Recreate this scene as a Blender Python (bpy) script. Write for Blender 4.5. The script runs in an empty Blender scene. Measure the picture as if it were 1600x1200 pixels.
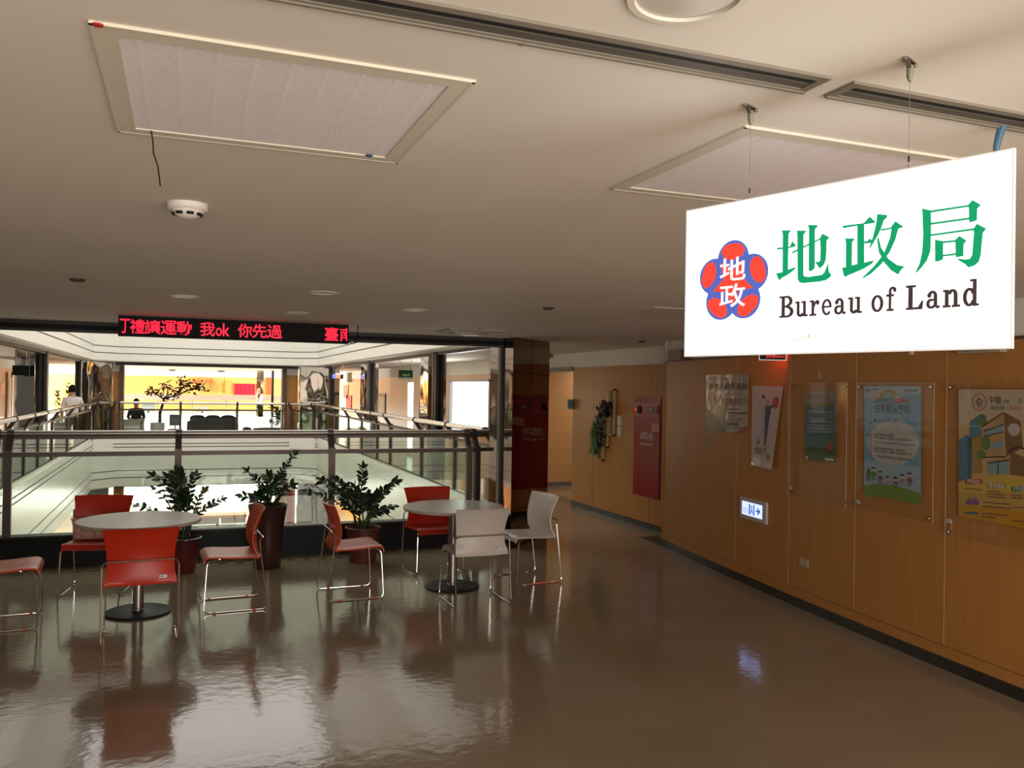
import bpy, math, random
import numpy as np
from mathutils import Vector, Matrix

random.seed(7)
PI = math.pi
C = bpy.context.scene.collection
SC = bpy.context.scene

# ------------------------------------------------------------------ camera
FPX = 1320.0                       # focal length in pixels of the 1600 px wide frame
YAW, PITCH, ROLL = math.radians(21.2), math.radians(0.43), math.radians(0.93)
EYE = Vector((0, 0, 1.78))
_f = Vector((math.sin(YAW) * math.cos(PITCH), math.cos(YAW) * math.cos(PITCH), math.sin(PITCH)))
_r0 = Vector((math.cos(YAW), -math.sin(YAW), 0))
_u0 = _r0.cross(_f)
_r = _r0 * math.cos(ROLL) + _u0 * math.sin(ROLL)
_u = _u0 * math.cos(ROLL) - _r0 * math.sin(ROLL)
cam = bpy.data.cameras.new('camera')
cam.sensor_fit = 'HORIZONTAL'
cam.sensor_width = 36.0
cam.lens = 36.0 * FPX / 1600.0
cam.clip_start = 0.05
cam.clip_end = 200
camo = bpy.data.objects.new('camera', cam)
C.objects.link(camo)
M3 = Matrix((_r, _u, -_f)).transposed()
camo.matrix_world = Matrix.Translation(EYE) @ M3.to_4x4()
SC.camera = camo

# ------------------------------------------------------------------ world, daylight and added fill, exposure
w = bpy.data.worlds.new('world')
SC.world = w
w.use_nodes = True
w.node_tree.nodes['Background'].inputs[0].default_value = (1.0, 0.93, 0.84, 1)
w.node_tree.nodes['Background'].inputs[1].default_value = 0.11
SC.view_settings.view_transform = 'Standard'
SC.view_settings.look = 'None'
SC.view_settings.exposure = 0.0
SC.view_settings.gamma = 1.0
SC.view_settings.use_curve_mapping = False
SC.cycles.max_bounces = 8
SC.cycles.sample_clamp_indirect = 6.0
SC.cycles.use_denoising = True


def area(name, loc, aim, sx, sy, watts, color=(1, 1, 1)):
    l = bpy.data.lights.new(name, 'AREA')
    l.shape = 'RECTANGLE'
    l.size, l.size_y = sx, sy
    l.energy = watts
    l.color = color
    o = bpy.data.objects.new(name, l)
    C.objects.link(o)
    o.location = loc
    o.rotation_euler = (Vector(aim) - Vector(loc)).to_track_quat('-Z', 'Y').to_euler()
    return o


area('rear_fill_light', (1.2, -2.4, 1.25), (1.2, 6, 1.15), 5.0, 1.9, 250, (1.0, 0.91, 0.80))  # added fill behind the camera for the near ceiling, wall and chair backs
area('skylight_daylight', (0.7, 17.2, 6.6), (0.7, 17.2, 0), 5.2, 15.0, 640, (1.0, 0.97, 0.9))
area('hall_fill_left', (-7.5, 34.0, 1.3), (0, 33.0, 1.4), 5.0, 2.0, 1300, (1.0, 0.95, 0.86))  # unseen light added at left to whiten the far hall ceiling
area('hall_fill_right', (9.2, 34.5, 1.3), (0, 33.5, 1.4), 4.8, 2.0, 1700, (1.0, 0.95, 0.86))  # its counterpart at right, likewise added to brighten the far hall
area('lower_hall_fill', (0.7, 31.0, -1.15), (0.7, 33.0, -3.4), 9.0, 6.0, 1500, (1.0, 0.97, 0.92))  # area light added under the lower ceiling to brighten the hall below
area('side_room_light', (7.6, 13.6, 2.3), (7.6, 13.6, 0), 1.2, 1.6, 28, (1.0, 0.82, 0.62))
area('corridor_window_daylight_right', (5.55, 17.2, 1.5), (3.0, 17.2, 1.0), 2.4, 1.0, 60, (1.0, 0.97, 0.92))
area('corridor_light_left', (-4.2, 19.0, 1.4), (0, 19.0, 1.2), 7.0, 1.6, 35, (1.0, 0.93, 0.82))  # broad light before the left corridor wall, which holds no window


# ------------------------------------------------------------------ photo pixel -> place (used to set positions)
def ray(px, py):
    return _r * ((px - 800) / FPX) + _u * ((600 - py) / FPX) + _f


def on_z(px, py, z):
    d = ray(px, py)
    return EYE + d * ((z - EYE.z) / d.z)


def on_y(px, py, y):
    d = ray(px, py)
    return EYE + d * (y / d.y)


def on_x(px, py, x):
    d = ray(px, py)
    return EYE + d * (x / d.x)


# ------------------------------------------------------------------ materials
MATS = {}


def mat(name, col=(0.8, 0.8, 0.8), rough=0.5, metal=0.0, emit=None, es=0.0, noise=None, spec=0.5, bump=None, sss=None):
    """noise=(scale, amount, stretch_xyz): value variation of the base colour; bump=(scale, strength, distance)"""
    if name in MATS:
        return MATS[name]
    m = bpy.data.materials.new(name)
    m.use_nodes = True
    nt = m.node_tree
    b = nt.nodes['Principled BSDF']
    b.inputs['Base Color'].default_value = (*col, 1)
    b.inputs['Roughness'].default_value = rough
    b.inputs['Metallic'].default_value = metal
    b.inputs['Specular IOR Level'].default_value = spec
    if emit:
        b.inputs['Emission Color'].default_value = (*emit, 1)
        b.inputs['Emission Strength'].default_value = es
    tc = nt.nodes.new('ShaderNodeTexCoord')
    if noise:
        sc, am, st = noise
        mp = nt.nodes.new('ShaderNodeMapping')
        mp.inputs['Scale'].default_value = st
        nt.links.new(tc.outputs['Object'], mp.inputs['Vector'])
        nz = nt.nodes.new('ShaderNodeTexNoise')
        nz.inputs['Scale'].default_value = sc
        nz.inputs['Detail'].default_value = 6
        nt.links.new(mp.outputs['Vector'], nz.inputs['Vector'])
        rp = nt.nodes.new('ShaderNodeMapRange')
        rp.inputs['From Min'].default_value = 0.25
        rp.inputs['From Max'].default_value = 0.75
        rp.inputs['To Min'].default_value = 1 - am
        rp.inputs['To Max'].default_value = 1 + am
        nt.links.new(nz.outputs['Fac'], rp.inputs['Value'])
        hs = nt.nodes.new('ShaderNodeHueSaturation')
        hs.inputs['Color'].default_value = (*col, 1)
        nt.links.new(rp.outputs['Result'], hs.inputs['Value'])
        nt.links.new(hs.outputs['Color'], b.inputs['Base Color'])
    if bump:
        sc, st, ds = bump[:3]
        mp2 = nt.nodes.new('ShaderNodeMapping')
        if len(bump) > 3:
            mp2.inputs['Scale'].default_value = bump[3]
        nt.links.new(tc.outputs['Object'], mp2.inputs['Vector'])
        nz2 = nt.nodes.new('ShaderNodeTexNoise')
        nz2.inputs['Scale'].default_value = sc
        nz2.inputs['Detail'].default_value = 2
        nt.links.new(mp2.outputs['Vector'], nz2.inputs['Vector'])
        bp = nt.nodes.new('ShaderNodeBump')
        bp.inputs['Strength'].default_value = st
        bp.inputs['Distance'].default_value = ds
        nt.links.new(nz2.outputs['Fac'], bp.inputs['Height'])
        nt.links.new(bp.outputs['Normal'], b.inputs['Normal'])
    MATS[name] = m
    return m


def glass(name, tint=(1, 1, 1), refl=1.0):
    if name in MATS:
        return MATS[name]
    m = bpy.data.materials.new(name)
    m.use_nodes = True
    nt = m.node_tree
    nt.nodes.clear()
    out = nt.nodes.new('ShaderNodeOutputMaterial')
    tr = nt.nodes.new('ShaderNodeBsdfTransparent')
    tr.inputs[0].default_value = (*tint, 1)
    gl = nt.nodes.new('ShaderNodeBsdfGlossy')
    gl.inputs['Roughness'].default_value = 0.03
    lw = nt.nodes.new('ShaderNodeLayerWeight')
    lw.inputs['Blend'].default_value = 0.5
    pw = nt.nodes.new('ShaderNodeMath')
    pw.operation = 'POWER'
    pw.inputs[1].default_value = 5.0
    nt.links.new(lw.outputs['Facing'], pw.inputs[0])
    mu = nt.nodes.new('ShaderNodeMath')
    mu.operation = 'MULTIPLY_ADD'
    mu.inputs[1].default_value = 0.9 * refl
    mu.inputs[2].default_value = 0.04 * refl
    nt.links.new(pw.outputs[0], mu.inputs[0])
    mx = nt.nodes.new('ShaderNodeMixShader')
    nt.links.new(mu.outputs[0], mx.inputs[0])
    nt.links.new(tr.outputs[0], mx.inputs[1])
    nt.links.new(gl.outputs[0], mx.inputs[2])
    nt.links.new(mx.outputs[0], out.inputs[0])
    MATS[name] = m
    return m


def floor_mat():
    m = mat('vinyl_floor', (0.30, 0.235, 0.165), 0.10, spec=0.38)
    nt = m.node_tree
    b = nt.nodes['Principled BSDF']
    tc = nt.nodes.new('ShaderNodeTexCoord')
    n1 = nt.nodes.new('ShaderNodeTexNoise')
    n1.inputs['Scale'].default_value = 160
    n1.inputs['Detail'].default_value = 3
    n2 = nt.nodes.new('ShaderNodeTexNoise')
    n2.inputs['Scale'].default_value = 1.1
    n2.inputs['Detail'].default_value = 4
    br = nt.nodes.new('ShaderNodeTexBrick')
    br.offset = 0
    br.inputs['Scale'].default_value = 1.0
    br.inputs['Brick Width'].default_value = 0.9
    br.inputs['Row Height'].default_value = 0.9
    br.inputs['Mortar Size'].default_value = 0.002
    br.inputs['Color1'].default_value = (1, 1, 1, 1)
    br.inputs['Color2'].default_value = (0.97, 0.97, 0.97, 1)
    br.inputs['Mortar'].default_value = (0.85, 0.85, 0.85, 1)
    for n in (n1, n2, br):
        nt.links.new(tc.outputs['Object'], n.inputs['Vector'])
    ad = nt.nodes.new('ShaderNodeMath')
    ad.operation = 'MULTIPLY_ADD'
    ad.inputs[1].default_value = 0.25
    nt.links.new(n1.outputs['Fac'], ad.inputs[0])
    ad.inputs[2].default_value = 0.6
    ad2 = nt.nodes.new('ShaderNodeMath')
    ad2.operation = 'MULTIPLY_ADD'
    ad2.inputs[1].default_value = 0.5
    nt.links.new(n2.outputs['Fac'], ad2.inputs[0])
    nt.links.new(ad.outputs[0], ad2.inputs[2])
    hs = nt.nodes.new('ShaderNodeHueSaturation')
    hs.inputs['Color'].default_value = (0.30, 0.235, 0.165, 1)
    nt.links.new(ad2.outputs[0], hs.inputs['Value'])
    mx = nt.nodes.new('ShaderNodeMixRGB')
    mx.blend_type = 'MULTIPLY'
    mx.inputs[0].default_value = 1
    nt.links.new(hs.outputs[0], mx.inputs[1])
    nt.links.new(br.outputs['Color'], mx.inputs[2])
    nt.links.new(mx.outputs[0], b.inputs['Base Color'])
    # gentle polish waves
    n3 = nt.nodes.new('ShaderNodeTexNoise')
    n3.inputs['Scale'].default_value = 13
    n3.inputs['Detail'].default_value = 3
    nt.links.new(tc.outputs['Object'], n3.inputs['Vector'])
    bp = nt.nodes.new('ShaderNodeBump')
    bp.inputs['Strength'].default_value = 0.35
    bp.inputs['Distance'].default_value = 0.0035
    nt.links.new(n3.outputs['Fac'], bp.inputs['Height'])
    nt.links.new(bp.outputs['Normal'], b.inputs['Normal'])
    return m


FLOOR = floor_mat()
CEIL = mat('ceiling_paint', (0.74, 0.69, 0.62), 0.75, noise=(1.2, 0.04, (1, 1, 1)))
WHITE = mat('white_paint', (0.80, 0.77, 0.70), 0.6, noise=(2.0, 0.03, (1, 1, 1)))
GLOSSW = mat('white_aluminium_panel', (0.80, 0.78, 0.72), 0.22, noise=(0.8, 0.03, (1, 1, 1)))
GROOVE = mat('panel_groove', (0.16, 0.15, 0.14), 0.6)
WOOD = mat('wood_laminate', (0.46, 0.205, 0.055), 0.42, noise=(9.0, 0.08, (3.0, 3.0, 0.25)), spec=0.3)
WOODSEAM = mat('wood_seam', (0.60, 0.36, 0.16), 0.5)
WOODDARK = mat('dark_wood_edge', (0.10, 0.05, 0.025), 0.5)
BASE = mat('baseboard_black', (0.022, 0.019, 0.016), 0.35)
BLACK = mat('black_paint', (0.007, 0.007, 0.008), 0.45, spec=0.12)
DARKM = mat('dark_metal_track', (0.03, 0.026, 0.023), 0.4, spec=0.3)
STEEL = mat('brushed_steel', (0.36, 0.33, 0.31), 0.3, metal=0.9)
POSTM = mat('post_steel', (0.085, 0.064, 0.057), 0.38, metal=0.5, spec=0.25)
CHROME = mat('chrome', (0.72, 0.70, 0.67), 0.12, metal=1.0)
MIRROR = mat('crinkled_mirror_steel', (0.62, 0.58, 0.53), 0.05, metal=1.0, bump=(1.1, 0.22, 0.2, (1, 1, 0.7)))
MIRRORF = mat('polished_steel_cladding', (0.27, 0.2, 0.155), 0.05, metal=1.0, bump=(1.2, 0.12, 0.1))
GLASSG = glass('rail_glass', (0.86, 0.93, 0.88), 1.0)
ACRYL = glass('acrylic_sheet', (0.97, 0.97, 0.97), 0.3)
RED = mat('red_chair_plastic', (0.52, 0.026, 0.006), 0.38)
ORANGE = mat('orange_chair_plastic', (0.62, 0.085, 0.03), 0.36)
CWHITE = mat('white_chair_plastic', (0.62, 0.56, 0.52), 0.4)
TABLE = mat('table_laminate', (0.48, 0.42, 0.36), 0.28)
TABLEEDGE = mat('table_edge', (0.25, 0.19, 0.16), 0.4)
LEAF = mat('zz_leaf', (0.011, 0.029, 0.008), 0.35, noise=(6, 0.3, (1, 1, 1)))
LEAFY = mat('wilted_leaf', (0.12, 0.09, 0.02), 0.4)
STEM = mat('zz_stem', (0.04, 0.06, 0.02), 0.4)
SOIL = mat('potting_soil', (0.02, 0.014, 0.01), 0.9)
VASE = mat('brown_lacquer_vase', (0.045, 0.014, 0.012), 0.28)
WICKER = mat('red_wicker', (0.10, 0.02, 0.014), 0.5, bump=(40, 0.8, 0.01, (1, 1, 2)))
FRAMEP = mat('cream_frame', (0.66, 0.62, 0.52), 0.5)
FILTER = mat('grille_core', (0.82, 0.76, 0.77), 0.55)
FILTERL = mat('grille_louvre', (0.60, 0.545, 0.55), 0.6)
SLOTF = mat('slot_frame', (0.22, 0.195, 0.16), 0.4, spec=0.3)
VOID = mat('slot_dark', (0.01, 0.01, 0.01), 0.8)
REDBOX = mat('hydrant_red', (0.32, 0.012, 0.014), 0.22)
PAPER = mat('poster_paper', (0.62, 0.58, 0.54), 0.3)
INK = mat('ink_black', (0.03, 0.028, 0.028), 0.4)


# ------------------------------------------------------------------ mesh builder
class MB:
    def __init__(self):
        self.v, self.f, self.mi, self.mats = [], [], [], []

    def _m(self, m):
        if m not in self.mats:
            self.mats.append(m)
        return self.mats.index(m)

    def add(self, verts, faces, m):
        k = len(self.v)
        i = self._m(m)
        self.v += [tuple(p) for p in verts]
        for f in faces:
            self.f.append([a + k for a in f])
            self.mi.append(i)
        return self

    def box(self, x0, x1, y0, y1, z0, z1, m):
        v = [(x, y, z) for z in (z0, z1) for y in (y0, y1) for x in (x0, x1)]
        return self.add(v, [(0, 2, 3, 1), (4, 5, 7, 6), (0, 1, 5, 4), (2, 6, 7, 3), (0, 4, 6, 2), (1, 3, 7, 5)], m)

    def obox(self, O, a, b, c, m):
        """parallelepiped from corner O along vectors a, b, c"""
        O, a, b, c = Vector(O), Vector(a), Vector(b), Vector(c)
        v = [O + a * i + b * j + c * k for k in (0, 1) for j in (0, 1) for i in (0, 1)]
        return self.add(v, [(0, 2, 3, 1), (4, 5, 7, 6), (0, 1, 5, 4), (2, 6, 7, 3), (0, 4, 6, 2), (1, 3, 7, 5)], m)

    def beam(self, p, q, wid, hei, m, up=(0, 0, 1)):
        p, q = Vector(p), Vector(q)
        d = (q - p).normalized()
        s = d.cross(Vector(up))
        if s.length < 1e-4:
            s = d.cross(Vector((0, 1, 0)))
        s.normalize()
        u = s.cross(d).normalized()
        return self.obox(p - s * wid / 2 - u * hei / 2, q - p, s * wid, u * hei, m)

    def prism(self, poly, z0, z1, m):
        n = len(poly)
        v = [(x, y, z0) for x, y in poly] + [(x, y, z1) for x, y in poly]
        f = [list(range(n))[::-1], list(range(n, 2 * n))] + [(i, (i + 1) % n, n + (i + 1) % n, n + i) for i in range(n)]
        return self.add(v, f, m)

    def tube(self, pts, r, m, n=8, closed=False):
        pts = [Vector(p) for p in pts]
        k = len(pts)
        rs = r if isinstance(r, (list, tuple)) else [r] * k
        T = []
        for i in range(k):
            a, b = pts[max(i - 1, 0)], pts[min(i + 1, k - 1)]
            T.append((b - a).normalized() if (b - a).length > 1e-9 else Vector((0, 0, 1)))
        nrm = T[0].orthogonal().normalized()
        V, F = [], []
        for i in range(k):
            nrm = (nrm - T[i] * nrm.dot(T[i]))
            if nrm.length < 1e-6:
                nrm = T[i].orthogonal()
            nrm.normalize()
            bn = T[i].cross(nrm)
            for j in range(n):
                a = 2 * PI * j / n
                V.append(pts[i] + (nrm * math.cos(a) + bn * math.sin(a)) * rs[i])
        for i in range(k - 1):
            for j in range(n):
                F.append((i * n + j, i * n + (j + 1) % n, (i + 1) * n + (j + 1) % n, (i + 1) * n + j))
        F.append(list(range(n))[::-1])
        F.append(list(range((k - 1) * n, k * n)))
        return self.add(V, F, m)

    def lathe(self, prof, c, m, n=32, sx=1.0, sy=1.0, caps=False):
        """prof: (radius, z) from bottom to top"""
        V, F = [], []
        k = len(prof)
        for r, z in prof:
            for j in range(n):
                a = 2 * PI * j / n
                V.append((c[0] + r * sx * math.cos(a), c[1] + r * sy * math.sin(a), c[2] + z))
        for i in range(k - 1):
            for j in range(n):
                F.append((i * n + j, i * n + (j + 1) % n, (i + 1) * n + (j + 1) % n, (i + 1) * n + j))
        if caps and prof[0][0] > 1e-5:
            F.append(list(range(n))[::-1])
        if caps and prof[-1][0] > 1e-5:
            F.append(list(range((k - 1) * n, k * n)))
        return self.add(V, F, m)

    def shell(self, grid, th, m):
        """closed thin sheet from a grid of points grid[i][j]"""
        a, b = len(grid), len(grid[0])
        P = [[Vector(p) for p in row] for row in grid]
        N = [[None] * b for _ in range(a)]
        for i in range(a):
            for j in range(b):
                du = P[min(i + 1, a - 1)][j] - P[max(i - 1, 0)][j]
                dv = P[i][min(j + 1, b - 1)] - P[i][max(j - 1, 0)]
                N[i][j] = du.cross(dv).normalized()
        V = [P[i][j] for i in range(a) for j in range(b)] + [P[i][j] - N[i][j] * th for i in range(a) for j in range(b)]
        F = []
        o = a * b
        for i in range(a - 1):
            for j in range(b - 1):
                q = (i * b + j, (i + 1) * b + j, (i + 1) * b + j + 1, i * b + j + 1)
                F.append(q)
                F.append(tuple(o + t for t in q[::-1]))
        ed = [i * b for i in range(a)] + [(a - 1) * b + j for j in range(1, b)] + [i * b + b - 1 for i in range(a - 2, -1, -1)] + [j for j in range(b - 2, 0, -1)]
        for t in range(len(ed)):
            p, q = ed[t], ed[(t + 1) % len(ed)]
            F.append((q, p, o + p, o + q))
        return self.add(V, F, m)

    def poly(self, fr, pts, lift, m, th=0.0004):
        """flat polygon in a frame fr=(O,U,V,N) with 2D points, lifted along N (thin print or cut-out)"""
        O, U, Vv, N = fr
        n = len(pts)
        lo = [O + U * x + Vv * y + N * lift for x, y in pts]
        hi = [p + N * th for p in lo]
        f = [list(range(n, 2 * n))] + [(i, (i + 1) % n, n + (i + 1) % n, n + i) for i in range(n)]
        ar = sum(pts[i][0] * pts[(i + 1) % n][1] - pts[(i + 1) % n][0] * pts[i][1] for i in range(n))
        if ar < 0:
            f = [t[::-1] for t in f]
        return self.add(lo + hi, f, m)

    def rect(self, fr, u0, u1, v0, v1, lift, m):
        return self.poly(fr, [(u0, v0), (u1, v0), (u1, v1), (u0, v1)], lift, m)

    def ell(self, fr, u, v, a, b, lift, m, n=28, a0=0, a1=2 * PI):
        k = n if abs(a1 - a0 - 2 * PI) < 1e-6 else n + 1
        return self.poly(fr, [(u + a * math.cos(a0 + (a1 - a0) * i / n), v + b * math.sin(a0 + (a1 - a0) * i / n)) for i in range(k)], lift, m)

    def build(self, name, parent=None, smooth=35):
        me = bpy.data.meshes.new(name)
        me.from_pydata(self.v, [], self.f)
        for m in self.mats:
            me.materials.append(m)
        me.polygons.foreach_set('material_index', self.mi)
        if smooth:
            me.polygons.foreach_set('use_smooth', [True] * len(self.f))
            me.update()
            me.set_sharp_from_angle(angle=math.radians(smooth))
        me.update()
        o = bpy.data.objects.new(name, me)
        C.objects.link(o)
        if parent:
            o.parent = parent
        return o


def arc_path(pts, r, n=5):
    """polyline with rounded corners"""
    pts = [Vector(p) for p in pts]
    out = [pts[0]]
    for i in range(1, len(pts) - 1):
        p, a, b = pts[i], (pts[i - 1] - pts[i]), (pts[i + 1] - pts[i])
        rr = min(r, a.length * 0.45, b.length * 0.45)
        s, e = p + a.normalized() * rr, p + b.normalized() * rr
        for k in range(n + 1):
            t = k / n
            out.append(s * (1 - t) ** 2 + p * 2 * t * (1 - t) + e * t * t)
    out.append(pts[-1])
    return out


def thing(name, label, cat, loc=(0, 0, 0), rz=0.0, group=None):
    o = bpy.data.objects.new(name, None)
    o.empty_display_size = 0.1
    C.objects.link(o)
    o.location = loc
    o.rotation_euler = (0, 0, rz)
    o['label'], o['category'] = label, cat
    if group:
        o['group'] = group
    return o


def tag(o, label, cat, group=None):
    o['label'], o['category'] = label, cat
    if group:
        o['group'] = group
    return o


def struct(o):
    o['kind'] = 'structure'
    return o


def dup(root, loc, rz=0.0, label=None, group=None):
    r = root.copy()
    C.objects.link(r)
    r.location = loc
    r.rotation_euler = (0, 0, rz)
    if label:
        r['label'] = label
    if group:
        r['group'] = group
    for ch in list(root.children):
        c = ch.copy()
        C.objects.link(c)
        c.parent = r
        for g in ch.children:
            d = g.copy()
            C.objects.link(d)
            d.parent = c
    return r


_TXT = {}


def glyphs(body, weight=0.0):
    """outline of a piece of writing in Blender's own font: verts (unit height-ish) and faces"""
    key = (body, weight)
    if key in _TXT:
        return _TXT[key]
    cu = bpy.data.curves.new('t', 'FONT')
    cu.body = body
    cu.size = 1.0
    cu.offset = min(weight, 0.012)
    cu.resolution_u = 3
    o = bpy.data.objects.new('t', cu)
    C.objects.link(o)
    dg = bpy.context.evaluated_depsgraph_get()
    me = bpy.data.meshes.new_from_object(o.evaluated_get(dg))
    v = [(p.co.x, p.co.y) for p in me.vertices]
    f = [tuple(p.vertices) for p in me.polygons]
    bpy.data.objects.remove(o)
    bpy.data.curves.remove(cu)
    bpy.data.meshes.remove(me)
    _TXT[key] = (v, f)
    return v, f


def text(mb, fr, body, u0, u1, v0, v1, lift, m, weight=0.0, keep=False, clip_u=None, shear=0.0):
    """writes body into the box u0..u1, v0..v1 of frame fr; keep=True keeps the letter proportions (height rules)"""
    v, f = glyphs(body, weight)
    if not v:
        return
    xs, ys = [p[0] for p in v], [p[1] for p in v]
    x0, x1, y0, y1 = min(xs), max(xs), min(ys), max(ys)
    sy = (v1 - v0) / (y1 - y0)
    sx = sy if keep else (u1 - u0) / (x1 - x0)
    O, U, V, N = fr
    P = []
    for x, y in v:
        a, b = u0 + (x - x0) * sx, v0 + (y - y0) * sy
        if clip_u is not None:
            a = max(clip_u[0], min(clip_u[1], a))
        a += shear * (b - v0)
        P.append(O + U * a + V * b + N * lift)
    mb.add(P, f, m)


# ------------------------------------------------------------------ the setting
CZ = 2.38                                     # ceiling height
WPTS = [(5.229, 8.564), (5.083, 7.51), (4.96, 6.671), (4.84, 5.734), (4.733, 4.884), (4.679, 4.129), (4.636, 3.544)]
_pf = np.polyfit([p[1] for p in WPTS], [p[0] for p in WPTS], 2)


def wall_x(y):
    if y < 2.6:
        s = 2 * _pf[0] * 2.6 + _pf[1]
        return float(np.polyval(_pf, 2.6)) + s * (y - 2.6)
    return float(np.polyval(_pf, y))


def wall_hit(px, py=650, off=0.0):
    """point of the curved right wall seen at column px"""
    d = ray(px, py)
    y = 5.0
    for _ in range(60):
        x = wall_x(y) - off
        t = x / d.x
        y = 0.5 * y + 0.5 * d.y * t
    return Vector((wall_x(y) - off, y, EYE.z + d.z * (wall_x(y) - off) / d.x))


HX = 5.687                                    # plane of the wall with the hydrant cabinet

# floor: four slabs around the atrium void
VX0, VX1, VY0, VY1 = -2.22, 3.56, 9.30, 25.0
CH = 0.55
mb = MB()
mb.prism([(-9, -3), (9, -3), (9, VY0), (-9, VY0)], -0.3, 0, FLOOR)
mb.prism([(VX1, VY0), (9, VY0), (9, VY1), (VX1, VY1)], -0.3, 0, FLOOR)
mb.prism([(-9, VY0), (VX0, VY0), (VX0, VY1), (-9, VY1)], -0.3, 0, FLOOR)
mb.prism([(-9, VY1), (11, VY1), (11, 39), (-9, 39)], -0.3, 0, FLOOR)
for sx, x in ((1, VX0), (-1, VX1)):
    mb.prism([(x, VY0), (x + sx * CH, VY0), (x, VY0 + CH)][::sx], -0.3, 0, FLOOR)
    mb.prism([(x, VY1), (x, VY1 - CH), (x + sx * CH, VY1)][::sx], -0.3, 0, FLOOR)
struct(mb.build('floor', smooth=0))

mb = MB()
mb.prism([(-9, 9.3), (11, 9.3), (11, 39), (-9, 39)], -3.7, -3.39, mat('lower_floor_tile', (0.6, 0.56, 0.5), 0.2))
struct(mb.build('floor_lower', smooth=0))

mb = MB()
mb.prism([(-9, -3), (9, -3), (9, VY0), (-9, VY0)], CZ, CZ + 0.3, CEIL)
mb.prism([(VX1, VY0), (9, VY0), (9, VY1), (VX1, VY1)], CZ, CZ + 0.3, CEIL)
mb.prism([(-9, VY0), (VX0, VY0), (VX0, VY1), (-9, VY1)], CZ, CZ + 0.3, CEIL)
for sx, x in ((1, VX0), (-1, VX1)):
    mb.prism([(x, VY0), (x + sx * CH, VY0), (x, VY0 + CH)][::sx], CZ, CZ + 0.3, CEIL)
    mb.prism([(x, VY1), (x, VY1 - CH), (x + sx * CH, VY1)][::sx], CZ, CZ + 0.3, CEIL)
struct(mb.build('ceiling', smooth=0))
mb = MB()
mb.prism([(-9, VY1), (11, VY1), (11, 39), (-9, 39)], CZ, CZ + 0.3, WHITE)
struct(mb.build('ceiling_far_hall', smooth=0))


def void_ring(off):
    """plan of the void grown by off (counter clockwise)"""
    x0, x1, y0, y1, c = VX0 - off, VX1 + off, VY0 - off, VY1 + off, CH + off * 0.6
    return [(x0 + c, y0), (x1 - c, y0), (x1, y0 + c), (x1, y1 - c), (x1 - c, y1), (x0 + c, y1), (x0, y1 - c), (x0, y0 + c)]


def ring_band(mb, off_in, off_out, z0, z1, m):
    a, b = void_ring(off_in), void_ring(off_out)
    n = len(a)
    V = [(x, y, z) for z in (z0, z1) for x, y in a] + [(x, y, z) for z in (z0, z1) for x, y in b]
    F = []
    for i in range(n):
        j = (i + 1) % n
        F.append((i, n + i, n + j, j))
        F.append((2 * n + i, 2 * n + j, 3 * n + j, 3 * n + i))
        F.append((n + i, 3 * n + i, 3 * n + j, n + j))
        F.append((i, j, 2 * n + j, 2 * n + i))
    mb.add(V, F, m)


def fascia(name, zs, z0, z1):
    """white panelled band round the void, with open joints at heights zs"""
    mb = MB()
    zs = sorted(zs)
    cuts = [z0] + [c for z in zs for c in (z - 0.013, z + 0.013)] + [z1]
    for i in range(0, len(cuts), 2):
        ring_band(mb, -0.03, 0.06, cuts[i], cuts[i + 1], GLOSSW)
    for z in zs:
        ring_band(mb, -0.015, 0.06, z - 0.013, z + 0.013, GROOVE)
    return struct(mb.build(name, smooth=0))


fascia('wall_atrium_lower', [0.168, 0.08, -0.55, -0.74], -0.97, 0.30)
fascia('wall_atrium_upper', [2.60, 2.78], CZ + 0.02, 3.70)
mb = MB()
ring_band(mb, 0.06, 0.5, -1.0, -0.97, WHITE)
struct(mb.build('ceiling_lower_rim', smooth=0))
mb = MB()
ring_band(mb, -0.05, 0.08, 3.70, 6.9, WHITE)
struct(mb.build('wall_atrium_storey', smooth=0))
mb = MB()
mb.prism([(-9, VY1 + .06), (11, VY1 + .06), (11, 39), (-9, 39)], -1.0, -0.97, WHITE)
struct(mb.build('ceiling_lower', smooth=0))

# curved right wall: wood panelling, white band, baseboard, joints
ys = [-4 + i * 0.3 for i in range(42)]
ys = [y for y in ys if y < 8.56] + [8.564]
mb = MB()
mw, mt, mbs = MB(), MB(), MB()
for a, b in zip(ys[:-1], ys[1:]):
    for B_, dx0, dx1, z0, z1, m in ((mb, 0.0, 0.30, 0.0, 2.135, WOOD), (mw, 0.02, 0.30, 2.155, CZ, WHITE), (mt, 0.008, 0.1, 2.135, 2.155, WOODDARK), (mbs, -0.014, 0.0, 0.0, 0.075, BASE)):
        p = [(wall_x(a) + dx0, a), (wall_x(a) + dx1, a), (wall_x(b) + dx1, b), (wall_x(b) + dx0, b)]
        B_.prism(p, z0, z1, m)
mb.v = [tuple(v) for v in mb.v]
struct(mb.build('wall_right', smooth=0))
struct(mw.build('wall_right_top', smooth=0))
struct(mt.build('trim_1', smooth=0))
struct(mbs.build('baseboard_right', smooth=0))
mb = MB()
for px in (1086, 1151, 1234, 1337, 1478):
    p = wall_hit(px, 700)
    q = Vector((wall_x(p.y + 0.005), p.y + 0.005, 0))
    mb.box(p.x - 0.0015, p.x + 0.01, p.y - 0.003, p.y + 0.003, 0.16, 2.13, WOODSEAM)
for a, b in zip(ys[:-1], ys[1:]):
    mb.prism([(wall_x(a) - 0.001, a), (wall_x(a) + .02, a), (wall_x(b) + .02, b), (wall_x(b) - 0.001, b)], 0.148, 0.152, WOODDARK)
struct(mb.build('trim_2', smooth=0))
mb = MB()
mb.prism([(5.225, 8.57), (5.52, 9.06), (5.243, 9.09), (5.20, 8.56)], 0.0, 0.012, BASE)
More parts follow.
